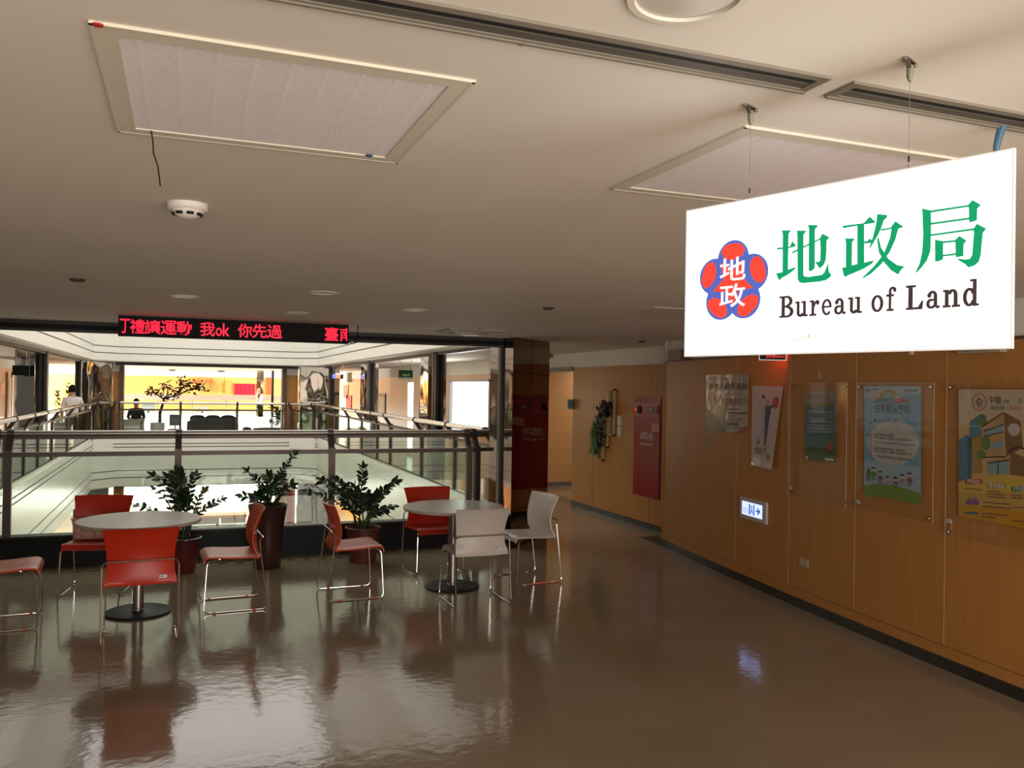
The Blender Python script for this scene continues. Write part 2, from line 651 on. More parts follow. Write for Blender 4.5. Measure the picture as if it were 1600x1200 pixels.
mb.prism([(5.225, 8.566), (5.55, 8.566), (5.69, 9.2), (5.55, 9.09)], 0.0, 2.135, WOOD)
mb.prism([(5.24, 8.566), (5.55, 8.566), (5.69, 9.2), (5.56, 9.09)], 2.135, CZ, WHITE)
struct(mb.build('wall_right_end', smooth=0))

# wall with the hydrant cabinet
mb = MB()
mb.box(HX, HX + 0.25, 9.0, 12.01, 0.0, 2.15, WOOD)
struct(mb.build('wall_back_right', smooth=0))
mb = MB()
mb.box(HX + 0.012, HX + 0.25, 9.0, 16, 2.15, CZ, WHITE)
struct(mb.build('wall_back_right_top', smooth=0))
mb = MB()
mb.box(HX - 0.012, HX, 9.0, 12.0, 0.0, 0.075, BASE)
struct(mb.build('baseboard_back_right', smooth=0))
mb = MB()
for px in (928, 1017, 1027):
    p = on_x(px, 600, HX)
    mb.box(HX - 0.001, HX + 0.01, p.y - 0.004, p.y + 0.004, 0.09, 2.14, WOODDARK)
struct(mb.build('trim_3', smooth=0))

# lit opening at the corner: door frame, tiled side room
DARKF = mat('door_frame_grey', (0.16, 0.15, 0.14), 0.5)
mb = MB()
mb.box(HX - 0.02, HX + 0.12, 12.02, 13.9, 2.10, 2.16, DARKF)
mb.box(HX - 0.02, HX + 0.12, 13.84, 13.9, 0, 2.12, DARKF)
struct(mb.build('door_1', smooth=0))
TILE = mat('orange_wall_tile', (0.62, 0.36, 0.17), 0.35)
mb = MB()
for k in range(7):
    mb.box(6.2, 9.0, 14.45, 14.6, 0.08 + 0.3 * k, 0.376 + 0.3 * k, TILE)
mb.box(6.2, 9.0, 14.46, 14.6, 0.0, 2.2, mat('tile_joint', (0.45, 0.26, 0.13), 0.7))
mb.box(6.2, 9.0, 14.44, 14.6, 0.0, 0.08, DARKF)
mb.box(6.2, 9.0, 14.45, 14.6, 2.16, CZ, WHITE)
struct(mb.build('wall_side_room', smooth=0))
mb = MB()
mb.box(HX, HX + 0.2, 13.9, 15.2, 0, 2.15, WOOD)
mb.box(8.9, 9.0, 9, 14.6, 0, CZ, WHITE)
struct(mb.build('wall_side_room_right', smooth=0))
mb = MB()
mb.box(HX + 0.01, HX + 0.3, 12.0, 14.4, 0.0, 0.004, mat('threshold', (0.14, 0.1, 0.07), 0.4))
struct(mb.build('trim_4', smooth=0))

# right corridor wall beyond (seen across the void)
DOORW = mat('pale_wood', (0.62, 0.40, 0.25), 0.35, noise=(8, 0.1, (2, 2, 0.2)))
WINL = mat('bright_window_pane', (0.9, 0.9, 0.9), 0.3, emit=(1, 0.99, 0.96), es=1.6)
mb = MB()
y0, y1 = 15.85, 18.6
mb.box(HX, HX + 0.2, 15.2, y0, 0, 2.1, DOORW)
mb.box(HX, HX + 0.2, y0, y1, 0, 0.85, WOOD)
mb.box(HX, HX + 0.2, y0, y1, 1.99, 2.1, DOORW)
mb.box(HX, HX + 0.2, y1, 19.5, 0, 2.1, DOORW)
mb.box(HX, HX + 0.2, 22.6, 26.2, 0, 2.1, DOORW)
mb.box(HX, HX + 0.2, 19.5, 22.6, 2.0, 2.1, DOORW)
mb.box(HX, HX + 0.2, 15.2, 32, 2.1, CZ, WHITE)
mb.box(HX, HX + 0.2, 26.2, 32, 0, 2.1, DOORW)
struct(mb.build('wall_corridor_right', smooth=0))
mb = MB()
mb.box(HX + 0.05, HX + 0.07, y0, y1, 0.85, 1.99, WINL)
for a, b in ((y0, y0 + 0.06), (y1 - 0.06, y1)):
    mb.box(HX - 0.02, HX + 0.05, a, b, 0.85, 1.99, mat('window_frame_grey', (0.4, 0.42, 0.45), 0.4))
mb.box(HX - 0.02, HX + 0.05, y0, y1, 1.95, 1.99, MATS['window_frame_grey'])
mb.box(HX - 0.02, HX + 0.05, y0, y1, 0.85, 0.88, MATS['window_frame_grey'])
struct(mb.build('window_1', smooth=0))
mb = MB()
mb.box(HX + 0.05, HX + 0.1, 19.5, 22.6, 0, 2.0, DOORW)
for a, b, m in ((19.5, 19.75, WINL), (20.2, 20.5, WINL), (22.1, 22.6, WINL), (20.95, 21.0, WOODDARK), (20.1, 20.15, WOODDARK)):
    mb.box(HX + 0.03, HX + 0.05, a, b, 0.1, 1.95, m)
mb.tube([(HX - 0.03, 21.1, 0.85), (HX - 0.03, 21.1, 1.5)], 0.02, WOODDARK)
struct(mb.build('door_2', smooth=0))

# left corridor wall
LX = -4.35
ORW = mat('orange_wall', (0.72, 0.33, 0.10), 0.5, noise=(3, 0.05, (1, 1, 1)))
mb = MB()
mb.box(LX - 0.2, LX, 9, 14.5, 0, 2.15, WOOD)
mb.box(LX - 0.2, LX, 14.5, 31, 0, 0.9, DOORW)
mb.box(LX - 0.2, LX, 14.5, 31, 0.9, 2.15, ORW)
mb.box(LX - 0.2, LX, 9, 31, 2.15, CZ, WHITE)
struct(mb.build('wall_left', smooth=0))

# far hall: back wall
mb = MB()
mb.box(-9, 11, 37.0, 37.3, 0, 2.13, mat('yellow_orange_wall', (0.85, 0.48, 0.14), 0.5, noise=(0.8, 0.12, (1, 1, 1))))
mb.box(-9, 11, 36.98, 37.3, 2.13, CZ, WHITE)
mb.box(-9, 11, 36.9, 37.0, 0, 0.75, WHITE)
struct(mb.build('wall_far', smooth=0))
mb = MB()
mb.box(-9, 11, 37.0, 37.3, -3.4, -1.0, mat('lower_wall_white', (0.85, 0.82, 0.76), 0.5))
mb.box(-3, 4.2, 36.9, 37.0, -3.0, -1.05, mat('lower_glow_panel', (0.9, 0.9, 0.9), 0.3, emit=(1, 0.98, 0.95), es=2.2))  # glowing panel added to turn the lower hall white
struct(mb.build('wall_far_lower', smooth=0))
mb = MB()
mb.box(-5.0, -4.8, 9.3, 37, -3.4, -1.0, ORW)
mb.box(6.2, 6.4, 9.3, 37, -3.4, -1.0, ORW)
struct(mb.build('wall_lower_sides', smooth=0))

# beam / shutter track over the near edge, tracks along the other edges
mb = MB()
mb.box(-9, 3.44, 9.16, 9.22, 2.274, 2.30, DARKM)
mb.box(-9, 3.44, 9.175, 9.215, 2.30, 2.345, BLACK)
mb.box(-9, 3.44, 9.16, 9.22, 2.345, CZ, DARKM)
struct(mb.build('trim_5', smooth=0))
mb = MB()
for x in (3.86, -2.52):
    mb.box(x - 0.05, x + 0.05, 9.5, 25.2, 2.335, CZ, DARKM)
mb.box(-1.75, 3.1, 25.3, 25.42, 2.30, CZ, DARKM)
struct(mb.build('trim_6', smooth=0))

# yellow and black caution tape on the floor along the rail
TAPE = mat('caution_tape_yellow', (0.42, 0.33, 0.03), 0.4)
mb = MB()
x = -1.8
while x < 3.2:
    mb.prism([(x, 8.90), (x + 0.07, 8.90), (x + 0.10, 8.93), (x + 0.03, 8.93)], 0.0, 0.0015, BLACK)
    if -0.1 < x < 1.5:
        mb.prism([(x + 0.07, 8.90), (x + 0.165, 8.90), (x + 0.195, 8.93), (x + 0.10, 8.93)], 0.0, 0.0012, TAPE)
    x += 0.165
struct(mb.build('trim_8', smooth=0))

# ------------------------------------------------------------------ columns
mb = MB()
mb.prism([(3.45, 8.87), (4.175, 9.505), (3.85, 9.90), (3.45, 9.62)], 0.0, CZ, MIRRORF)
mb.prism([(3.44, 8.862), (3.455, 8.858), (4.18, 9.50), (4.175, 9.51)], 0.0, 0.004, BLACK)
struct(mb.build('column_corner', smooth=0))
mb = MB()
mb.beam((3.815, 9.19, 0.0), (3.815, 9.19, CZ), 0.006, 0.006, BLACK)
for z in (0.42, 1.98):
    mb.beam((3.452, 8.868, z), (4.172, 9.5, z), 0.006, 0.008, BLACK)
struct(mb.build('trim_7', smooth=0))


def col_post(x, y, w=0.07, d=0.11):
    mb = MB()
    mb.box(x - w, x + w, y - d, y + d, 0, CZ, DARKM)
    mb.box(x - w - 0.006, x - w, y - 0.03, y + 0.03, 0, CZ, BLACK)
    mb.box(x - 0.02, x + 0.02, y - d - 0.006, y - d, 0, CZ, BLACK)
    return mb


for k, (x, y) in enumerate([(3.86, 13.3), (3.86, 18.6), (3.86, 24.0), (-2.52, 18.4), (-2.52, 13.2), (-2.52, 24.1)]):
    struct(col_post(x, y).build('column_track', smooth=0))
mb = MB()
mb.box(3.42, 3.47, 9.20, 9.28, 0, CZ, DARKM)
mb.box(3.47, 3.49, 9.19, 9.24, 0, CZ, CHROME)
struct(mb.build('column_shutter_guide', smooth=0))
for x, y in ((4.02, 13.9), (4.02, 19.3), (-2.72, 17.6), (-2.72, 12.4)):
    mb = MB()
    mb.box(x - 0.16, x + 0.16, y, y + 0.5, 0, CZ, MIRROR)
    struct(mb.build('column_mirror', smooth=0))
# far corner columns, clad in crinkled mirror steel
mb = MB()
mb.prism([(-2.26, 24.9), (-1.84, 25.3), (-1.84, 25.75), (-2.6, 25.75), (-2.6, 24.9)], 0, CZ, MIRROR)
struct(mb.build('column_far_left', smooth=0))
mb = MB()
mb.prism([(3.17, 25.3), (4.0, 24.9), (4.3, 25.2), (4.3, 25.8), (3.17, 25.8)], 0, CZ, MIRROR)
struct(mb.build('column_far_right', smooth=0))
mb = MB()
mb.box(-1.83, -1.66, 25.6, 25.9, 0, 2.12, WOOD)
mb.box(-1.66, -1.55, 25.5, 25.9, 0, 2.3, WOODDARK)
mb.box(2.80, 3.14, 25.6, 25.9, 0, 2.12, WOOD)
mb.box(2.68, 2.80, 25.5, 25.9, 0, 2.3, WOODDARK)
mb.box(2.80, 3.14, 25.62, 25.9, 2.12, CZ, WHITE)
mb.box(-1.83, -1.66, 25.62, 25.9, 2.12, CZ, WHITE)
struct(mb.build('wall_far_jambs', smooth=0))

# ------------------------------------------------------------------ railings
RZ, MZ, KZ = 1.285, 1.09, 0.30


def rail_section(pts_base, lean, posts, label, cat='railing', round_top=False, rz=RZ, mz=MZ, kz=KZ, curb=True, curb_mat=None, base_z=0.0, curb_ext=0.0):
    """railing along a straight line p->q; lean: vector from post foot line to handrail (towards the void)"""
    p, q = Vector((*pts_base[0], 0)), Vector((*pts_base[1], 0))
    L = Vector((*lean, 0))
    d = (q - p).normalized()
    root = thing('guard_railing', label, cat, p + Vector((0, 0, base_z)))
    Z = Vector((0, 0, 1))
    if curb:
        mb = MB()
        n = L.normalized()
        mb.obox(-n * (0.04 if not curb_mat else 0.08) - d * curb_ext, q - p + d * curb_ext, n * (0.15 if not curb_mat else 0.10), Z * kz, curb_mat or BLACK)
        mb.obox(-n * 0.045 + Z * kz, q - p, n * (0.155 if not curb_mat else 0.07), Z * 0.015, DARKM)
        mb.build('curb', root, smooth=0)
    mb = MB()
    a, b = L + Z * rz, (q - p) + L + Z * rz
    if round_top:
        mb.tube([a - d * 0.02, b + d * 0.02], 0.036, CHROME if round_top == 2 else STEEL, n=12)
    else:
        mb.tube([a, b], 0.030, STEEL, n=12)
        mb.obox(a - Z * 0.055 - L.normalized() * 0.02, b - a, L.normalized() * 0.04, Z * 0.03, POSTM)
    mb.build('handrail', root)
    mb = MB()
    mb.obox(Z * (mz - 0.022) - L.normalized() * 0.02, q - p, L.normalized() * 0.04, Z * 0.044, POSTM)
    mb.build('mid_rail', root, smooth=0)
    for t in posts:
        o = d * t
        mb = MB()
        n = L.normalized()
        w = 0.034
        mb.obox(o - d * w - n * 0.03 + Z * (kz + 0.012 if curb else 0), d * 2 * w, n * 0.06, Z * (mz + 0.03 - kz if curb else mz), POSTM)
        # bent upper arm
        v0, v1 = o + Z * (mz - 0.01), o + L + Z * (rz - 0.02)
        ax = (v1 - v0)
        mb.obox(v0 - d * w * .9 - n * 0.03, d * 1.8 * w, n * 0.06, ax, POSTM)
        mb.tube([o + L + Z * rz - d * 0.03, o + L + Z * rz + d * 0.03], 0.044, POSTM, n=12)
        mb.build('post', root, smooth=0)
    ts = sorted(posts)
    for a_, b_ in zip(ts[:-1], ts[1:]):
        mb = MB()
        mb.obox(d * (a_ + 0.04) + Z * (kz + 0.01), d * (b_ - a_ - 0.08), L.normalized() * 0.01, Z * (mz - 0.03 - kz), GLASSG)
        mb.build('glass_panel', root, smooth=0)
    return root


xs_posts = [on_y(12, 750, 9.2).x, on_y(278, 740, 9.2).x, on_y(518, 740, 9.2).x, on_y(733, 720, 9.2).x]
x0 = xs_posts[0]
rail_section(((x0 - 0.11, 9.2), (xs_posts[3], 9.2)), (0, 0.12), [0.0] + [x - x0 + 0.11 for x in xs_posts], 'steel and glass railing on black curb behind the cafe tables', curb_ext=0.06)
rail_section(((x0 - 0.26, 9.36), (VX0 + 0.05, 9.76)), (0.07, 0.07), [0.03, 0.4], 'short angled railing piece at the near left corner of the atrium')
rail_section(((xs_posts[3] + 0.05, 9.22), (3.38, 9.30)), (-0.02, 0.1), [0.06], 'short railing piece between the near railing and the mirrored column')
ry = [13.1 - 1.45 * k for k in range(3)][::-1] + [14.35, 15.8, 17.3, 18.8, 20.4, 22.2, 24.2]
ry = [9.75, 11.35] + [on_z(px, py, 1.295).y for px, py in ((654, 655), (612.5, 648), (581, 645), (554.5, 641.5), (532.5, 638.5), (513, 635.5))] + [24.2]
rail_section(((3.56, ry[0]), (3.56, ry[-1])), (-0.12, 0), [y - ry[0] for y in ry], 'long steel and glass railing along the right side of the atrium', round_top=2, curb_mat=GLOSSW, kz=0.37)
ly = [9.9] + [on_z(px, py, 1.295).y for px, py in ((-30, 665), (23.5, 653.5), (56, 648), (82, 644), (103, 640), (121, 635.5))] + [24.2]
rail_section(((-2.24, ly[0]), (-2.24, ly[-1])), (0.12, 0), [y - ly[0] for y in ly], 'long steel and glass railing along the left side of the atrium', round_top=2, curb_mat=GLOSSW, kz=0.37)
fx = [-1.62, on_y(282, 650, 25).x, on_y(370.5, 650, 25).x, 2.72]
rail_section(((fx[0], 25.06), (fx[-1], 25.06)), (0, -0.12), [x - fx[0] for x in fx], 'steel and glass railing along the far side of the atrium', round_top=2, curb_mat=GLOSSW, kz=0.33)
rail_section(((-2.20, 24.42), (-1.74, 24.94)), (0.07, -0.07), [0.05, 0.62], 'short angled railing piece at the far left corner of the atrium', round_top=2, curb_mat=GLOSSW, kz=0.33)
rail_section(((2.86, 24.98), (3.50, 24.44)), (-0.07, -0.07), [0.05, 0.78], 'short angled railing piece at the far right corner of the atrium', round_top=2, curb_mat=GLOSSW, kz=0.33)
rail_section(((-1.62, 25.06), (2.72, 25.06)), (0, -0.12), [0.0, 0.85, 1.7, 2.55, 3.4, 4.3], 'white railing of the storey below, across the atrium', round_top=2, curb_mat=GLOSSW, kz=0.33, base_z=-3.39)

# ------------------------------------------------------------------ chairs
def make_chair(col, glide, label, with_tag=True):
    root = thing('sled_chair', label, 'chair', group=None)
    # seat: local front is +y
    grid = []
    prof = [(-0.205, 0.436), (-0.16, 0.432), (-0.08, 0.432), (0.02, 0.436), (0.12, 0.444), (0.18, 0.445), (0.207, 0.436), (0.222, 0.418), (0.226, 0.395)]
    for i in range(13):
        t = -1 + 2 * i / 12
        row = []
        for y, z in prof:
            wd = 0.226 - (0.012 if y > 0.2 else 0)
            row.append((t * wd, y, z + 0.006 * t * t - (0.012 if abs(t) > 0.95 else 0)))
        grid.append(row)
    mb = MB()
    mb.shell(grid, 0.012, col)
    mb.build('seat', root, smooth=50)
    grid = []
    bp = [(0.408, -0.205, 0.236), (0.44, -0.212, 0.228), (0.49, -0.206, 0.218), (0.55, -0.196, 0.213), (0.61, -0.198, 0.215), (0.68, -0.216, 0.223), (0.745, -0.240, 0.234), (0.785, -0.258, 0.241), (0.792, -0.264, 0.242)]
    for i in range(13):
        t = -1 + 2 * i / 12
        grid.append([(t * hw, y + 0.046 * t * t * (0.4 if z < 0.45 else 1.0), z + (0.006 * t * t if z > 0.8 else 0)) for z, y, hw in bp])
    mb = MB()
    mb.shell(grid, 0.011, col)
    mb.build('backrest', root, smooth=50)
    R_ = 0.0062
    for s in (-1, 1):
        mb = MB()
        p = arc_path([(s * 0.17, 0.10, 0.418), (s * 0.222, 0.195, 0.408), (s * 0.236, 0.218, R_), (s * 0.240, -0.262, R_), (s * 0.243, -0.192, 0.555), (s * 0.205, -0.220, 0.578)], 0.045, 5)
        mb.tube(p, R_, CHROME, n=8)
        mb.build('side_frame', root)
        for y in (0.14, -0.16):
            mb = MB()
            mb.tube([(s * 0.238, y - 0.012, R_ + .001), (s * 0.238, y + 0.012, R_ + .001)], 0.0085, glide, n=8)
            mb.build('glide', root)
    mb = MB()
    mb.tube([(-0.207, -0.222, 0.578), (0.207, -0.222, 0.578)], R_, CHROME, n=8)
    mb.build('back_rod', root)
    mb = MB()
    mb.tube([(-0.185, 0.10, 0.416), (0.185, 0.10, 0.416)], R_, CHROME, n=8)
    mb.build('seat_rod', root)
    if with_tag:
        mb = MB()
        mb.box(0.115, 0.165, -0.2215, -0.2200, 0.452, 0.475, mat('tag_white', (0.75, 0.72, 0.7), 0.4))
        mb.box(0.120, 0.142, -0.2222, -0.2214, 0.458, 0.469, mat('tag_print', (0.4, 0.36, 0.36), 0.4))
        t = mb.build('asset_tag', root, smooth=0)
        t['label'] = 'small white asset sticker'
    return root


def place_pts(front_l, front_r, rear_l, rear_r):
    """centre and heading from the four runner ends"""
    c = (Vector(front_l) + Vector(front_r) + Vector(rear_l) + Vector(rear_r)) / 4
    d = (Vector(front_l) + Vector(front_r) - Vector(rear_l) - Vector(rear_r))
    return c, math.atan2(-d.x, d.y)


GR = 'chairs around the two cafe tables'
red0 = make_chair(RED, mat('red_glide', (0.5, 0.05, 0.02), 0.4), 'red sled chair seen from behind at the left table, tag on its back')
red0['group'] = GR
red0.location = (-0.262, 6.50, 0)
red0.rotation_euler = (0, 0, math.radians(2.5))
c = dup(red0, (-0.675, 8.02, 0), math.radians(180 - 10), 'red chair behind the left table with a pink cushion on its seat', GR)
c = dup(red0, (2.30, 7.99, 0), math.radians(180 + 3), 'bright red chair behind the right table, against the railing curb', GR)
org0 = make_chair(ORANGE, mat('orange_glide', (0.55, 0.09, 0.04), 0.4), 'orange chair facing the left table from its right, before the tall vase', with_tag=False)
org0['group'] = GR
org0.location = (0.375, 7.215, 0)
org0.rotation_euler = (0, 0, math.radians(90 + 3))
dup(org0, (-1.19, 7.15, 0), math.radians(-90 + 4), 'orange chair cut by the left edge of the photo, facing the left table', GR)
dup(org0, (1.385, 7.32, 0), math.radians(-90 + 2), 'orange chair facing the right table from its left, before the basket plant', GR)
wh0 = make_chair(CWHITE, mat('clear_glide', (0.5, 0.48, 0.46), 0.3), 'white chair seen from behind in front of the right table')
wh0['group'] = GR
wh0.location = (2.318, 6.80, 0)
wh0.rotation_euler = (0, 0, math.radians(1))
dup(wh0, (3.03, 7.40, 0), math.radians(90 + 8), 'white chair at the right of the right table, facing left beside the column', GR)


# ------------------------------------------------------------------ tables
def make_table(label):
    root = thing('cafe_table', label, 'table', group='round cafe tables')
    mb = MB()
    mb.lathe([(0.0, 0.700), (0.444, 0.700), (0.452, 0.706)], (0, 0, 0), TABLEEDGE, n=64)
    mb.lathe([(0.452, 0.706), (0.453, 0.722), (0.448, 0.728), (0.0, 0.728)], (0, 0, 0), TABLE, n=64)
    mb.build('tabletop', root, smooth=40)
    mb = MB()
    mb.lathe([(0.041, 0.024), (0.041, 0.69)], (0, 0, 0), STEEL, n=24)
    mb.lathe([(0.048, 0.022), (0.046, 0.03), (0.041, 0.034)], (0, 0, 0), STEEL, n=24)
    mb.build('pedestal', root)
    mb = MB()
    mb.box(-0.27, 0.27, -0.025, 0.025, 0.682, 0.70, DARKM)
    mb.box(-0.025, 0.025, -0.27, 0.27, 0.682, 0.70, DARKM)
    mb.lathe([(0.09, 0.672), (0.09, 0.684)], (0, 0, 0), DARKM, n=20)
    mb.build('support_bracket', root, smooth=0)
    mb = MB()
    mb.lathe([(0.235, 0.0), (0.242, 0.004), (0.242, 0.014), (0.225, 0.021), (0.045, 0.026), (0.0, 0.026)], (0, 0, 0), BLACK, n=48)
    mb.build('base_plate', root, smooth=40)
    return root


t0 = make_table('round pale table on a pedestal, left, ringed by red and orange chairs')
t0.location = (-0.305, 7.20, 0)
t0.rotation_euler = (0, 0, 0.5)
dup(t0, (2.285, 7.30, 0), 0.2, 'round pale table on a pedestal, right, with two white chairs', 'round cafe tables')

# pink patterned cushion on the chair behind the left table
mb = MB()
CUSH = mat('pink_cushion_cloth', (0.72, 0.42, 0.36), 0.8, noise=(14, 0.45, (1, 1, 1)))
grid_t, grid_b = [], []
n = 13
for sgn in (1, -1):
    V, F = [], []
    for i in range(n):
        for j in range(n):
            u, v = -1 + 2 * i / (n - 1), -1 + 2 * j / (n - 1)
            h = (max(0, 1 - u ** 4) * max(0, 1 - v ** 4)) ** 0.6
            pin = 1 - 0.10 * (1 - (1 - abs(u)) * 0.6) * v * v * 0.5
            V.append((u * 0.215 * (1 - 0.06 * (1 - v * v)), sgn * 0.075 * h, v * 0.10 * (1 - 0.07 * (1 - u * u))))
    for i in range(n - 1):
        for j in range(n - 1):
            q = (i * n + j, (i + 1) * n + j, (i + 1) * n + j + 1, i * n + j + 1)
            F.append(q if sgn < 0 else q[::-1])
    mb.add(V, F, CUSH)
o = mb.build('cushion', smooth=70)
o.location = (-0.665, 8.055, 0.535)
o.rotation_euler = (math.radians(18), 0, math.radians(-10))
tag(o, 'pink patterned cushion on the red chair behind the left table', 'cushion')


# ------------------------------------------------------------------ potted plants
def leaf(mb, base, d, up, ln, wd, m):
    d, up = d.normalized(), up.normalized()
    s = d.cross(up)
    if s.length < 1e-4:
        s = d.orthogonal()
    s.normalize()
    nn = s.cross(d).normalized()
    V, F = [], []
    prof = [(0.0, 0.02), (0.12, 0.45), (0.35, 0.95), (0.55, 1.0), (0.78, 0.7), (0.93, 0.28), (1.0, 0.02)]
    for t, wv in prof:
        cpt = base + d * ln * t - nn * ln * 0.12 * t * t
        for k in (-1, 0, 1):
            V.append(cpt + s * (k * wd * wv * 0.5) + nn * (abs(k) * wd * wv * 0.14))
    for i in range(len(prof) - 1):
        for k in (0, 1):
            a = i * 3 + k
            F.append((a, a + 1, a + 4, a + 3))
    mb.add(V, F, m)
    mb.add([v - nn * 0.0015 for v in V], [f[::-1] for f in F], m)


def frond(root, base, tip, bow, n, ln, wd, rnd, m=None, first=0.42):
    """arching zz stem with paired leaflets"""
    m = m or LEAF
    mb = MB()
    base, tip = Vector(base), Vector(tip)
    mid = (base + tip) / 2 + Vector(bow)
    P = [base * (1 - t) ** 2 + mid * 2 * t * (1 - t) + tip * t * t for t in [k / 14 for k in range(15)]]
    mb.tube(P, [0.009 - 0.006 * k / 14 for k in range(15)], STEM, n=6)
    for k in range(n):
        t = first + (1 - first) * k / (n - 1)
        p = base * (1 - t) ** 2 + mid * 2 * t * (1 - t) + tip * t * t
        tg = ((mid - base) * (1 - t) + (tip - mid) * t).normalized()
        sd = tg.cross(Vector((rnd.uniform(-.3, .3), rnd.uniform(-1, 1), 0.6))).normalized()
        for s in (-1, 1):
            d = (sd * s * 0.9 + tg * 0.75 + Vector((rnd.uniform(-.2, .2), rnd.uniform(-.2, .2), rnd.uniform(-.1, .2)))).normalized()
            leaf(mb, p, d, Vector((rnd.uniform(-.5, .5), -0.6, 0.8)), ln * rnd.uniform(0.75, 1.1), wd * rnd.uniform(0.8, 1.15), m)
    leaf(mb, P[-1], tg, Vector((0.3, -0.6, 0.7)), ln, wd, m)
    return mb.build('frond', root, smooth=60)


# tall dark vase
rnd = random.Random(3)
pv = thing('potted_plant', 'leafy plant in a tall dark brown vase behind the orange chair', 'plant', (0.79, 8.63, 0))
mb = MB()
mb.lathe([(0.0, 0.0), (0.125, 0.0), (0.132, 0.02), (0.142, 0.25), (0.160, 0.45), (0.186, 0.60), (0.192, 0.612), (0.186, 0.616), (0.172, 0.60), (0.160, 0.54)], (0, 0, 0), VASE, n=40)
mb.build('pot', pv, smooth=50)
mb = MB()
mb.lathe([(0.0, 0.535), (0.10, 0.54), (0.165, 0.55), (0.0, 0.551)], (0, 0, 0), SOIL, n=24)
mb.build('soil', pv)


def px_off(root, px, py, dy=0.0):
    """local point of a plant whose axis stands at root, reaching pixel px,py"""
    p = on_y(px, py, root.location.y + dy)
    return p - root.location


for (px, py, dy, n, ln) in [(459, 712, 0.0, 11, 0.075), (419, 745, -.05, 8, 0.085), (388, 738, 0.05, 8, 0.08), (379, 775, -.05, 7, 0.08), (440, 748, 0.08, 8, 0.085), (431, 790, -.1, 5, 0.09), (402, 775, -.08, 6, 0.085), (455, 760, -.05, 6, 0.08), (412, 765, .05, 7, 0.08)]:
    tip = px_off(pv, px, py, dy)
    frond(pv, (rnd.uniform(-.04, .04), rnd.uniform(-.03, .03), 0.54), tip, (tip.x * -0.25, 0.0, 0.05), n, ln, ln * 0.5, rnd)

# basket pot
pb = thing('potted_plant', 'bushy plant in a reddish basket pot in the middle of the railing', 'plant', (1.74, 8.66, 0))
mb = MB()
mb.lathe([(0.0, 0.0), (0.130, 0.0), (0.136, 0.02), (0.165, 0.30), (0.168, 0.325)], (0, 0, 0), WICKER, n=40)
mb.lathe([(0.178, 0.322), (0.186, 0.334), (0.184, 0.352), (0.172, 0.358), (0.160, 0.345), (0.155, 0.30)], (0, 0, 0), WICKER, n=40)
mb.build('pot', pb, smooth=50)
mb = MB()
mb.lathe([(0.0, 0.30), (0.156, 0.305), (0.0, 0.32)], (0, 0, 0), SOIL, n=24)
mb.build('soil', pb)
for (px, py, dy, n, ln) in [(567, 732, 0.0, 9, 0.085), (505, 752, 0.05, 12, 0.09), (480, 768, -0.12, 13, 0.07), (528, 752, -.05, 10, 0.09), (540, 760, 0.05, 9, 0.085), (553, 762, -.1, 9, 0.085), (617, 756, 0.0, 10, 0.10), (600, 765, 0.1, 9, 0.09), (584, 775, -.1, 8, 0.09), (612, 792, -.05, 9, 0.085), (600, 800, 0.05, 8, 0.08), (575, 775, 0.1, 8, 0.085), (545, 790, -.12, 7, 0.08), (563, 780, -.15, 7, 0.085)]:
    tip = px_off(pb, px, py, dy)
    frond(pb, (rnd.uniform(-.07, .07), rnd.uniform(-.05, .05), 0.305), tip, (tip.x * -0.22, 0.0, 0.10), n, ln, ln * 0.5, rnd)

# half wilted plant behind the left table
pw = thing('potted_plant', 'half wilted plant in a dark red pot behind the left table', 'plant', (0.03, 8.62, 0))
mb = MB()
mb.lathe([(0.0, 0.0), (0.095, 0.0), (0.10, 0.02), (0.135, 0.28), (0.137, 0.30)], (0, 0, 0), mat('dark_red_pot', (0.10, 0.012, 0.012), 0.3), n=36)
mb.lathe([(0.150, 0.298), (0.158, 0.31), (0.156, 0.33), (0.144, 0.334), (0.132, 0.32), (0.13, 0.28)], (0, 0, 0), VASE, n=36)
mb.build('pot', pw, smooth=50)
mb = MB()
mb.lathe([(0.0, 0.28), (0.13, 0.285), (0.0, 0.29)], (0, 0, 0), SOIL, n=24)
mb.build('soil', pw)
for (px, py, dy, n, ln, m) in [(278, 742, 0.1, 10, 0.10, LEAF), (241, 745, 0.0, 6, 0.085, LEAF), (262, 748, 0.05, 7, 0.09, LEAF), (304, 745, 0.0, 7, 0.075, LEAF), (345, 781, -0.05, 7, 0.07, LEAF), (318, 768, 0.05, 6, 0.075, LEAFY), (243, 765, -.05, 5, 0.06, LEAFY), (206, 788, 0.0, 6, 0.07, LEAF), (275, 765, -.08, 8, 0.09, LEAF), (332, 790, 0.05, 5, 0.07, LEAF), (286, 770, 0.1, 8, 0.09, LEAF)]:
    tip = px_off(pw, px, py, dy)
    frond(pw, (rnd.uniform(-.05, .05), rnd.uniform(-.04, .04), 0.285), tip, (tip.x * -0.2, 0.0, 0.12), n, ln, ln * 0.5, rnd, m, first=0.5)

# ------------------------------------------------------------------ hanging light-box sign
HKA, HKB = on_z(1173, 166, CZ), on_z(1422, 94, CZ)
SU = Vector((HKB.x - HKA.x, HKB.y - HKA.y, 0)).normalized()
SN = Vector((SU.y, -SU.x, 0))                       # towards the camera side
if SN.dot(EYE - HKA) < 0:
    SN = -SN
ZV = Vector((0, 0, 1))


def sgn(px, py):
    d = ray(px, py)
    t = (HKA - EYE).dot(SN) / d.dot(SN)
    p = EYE + d * t - HKA
    return (p.dot(SU), p.z + CZ)


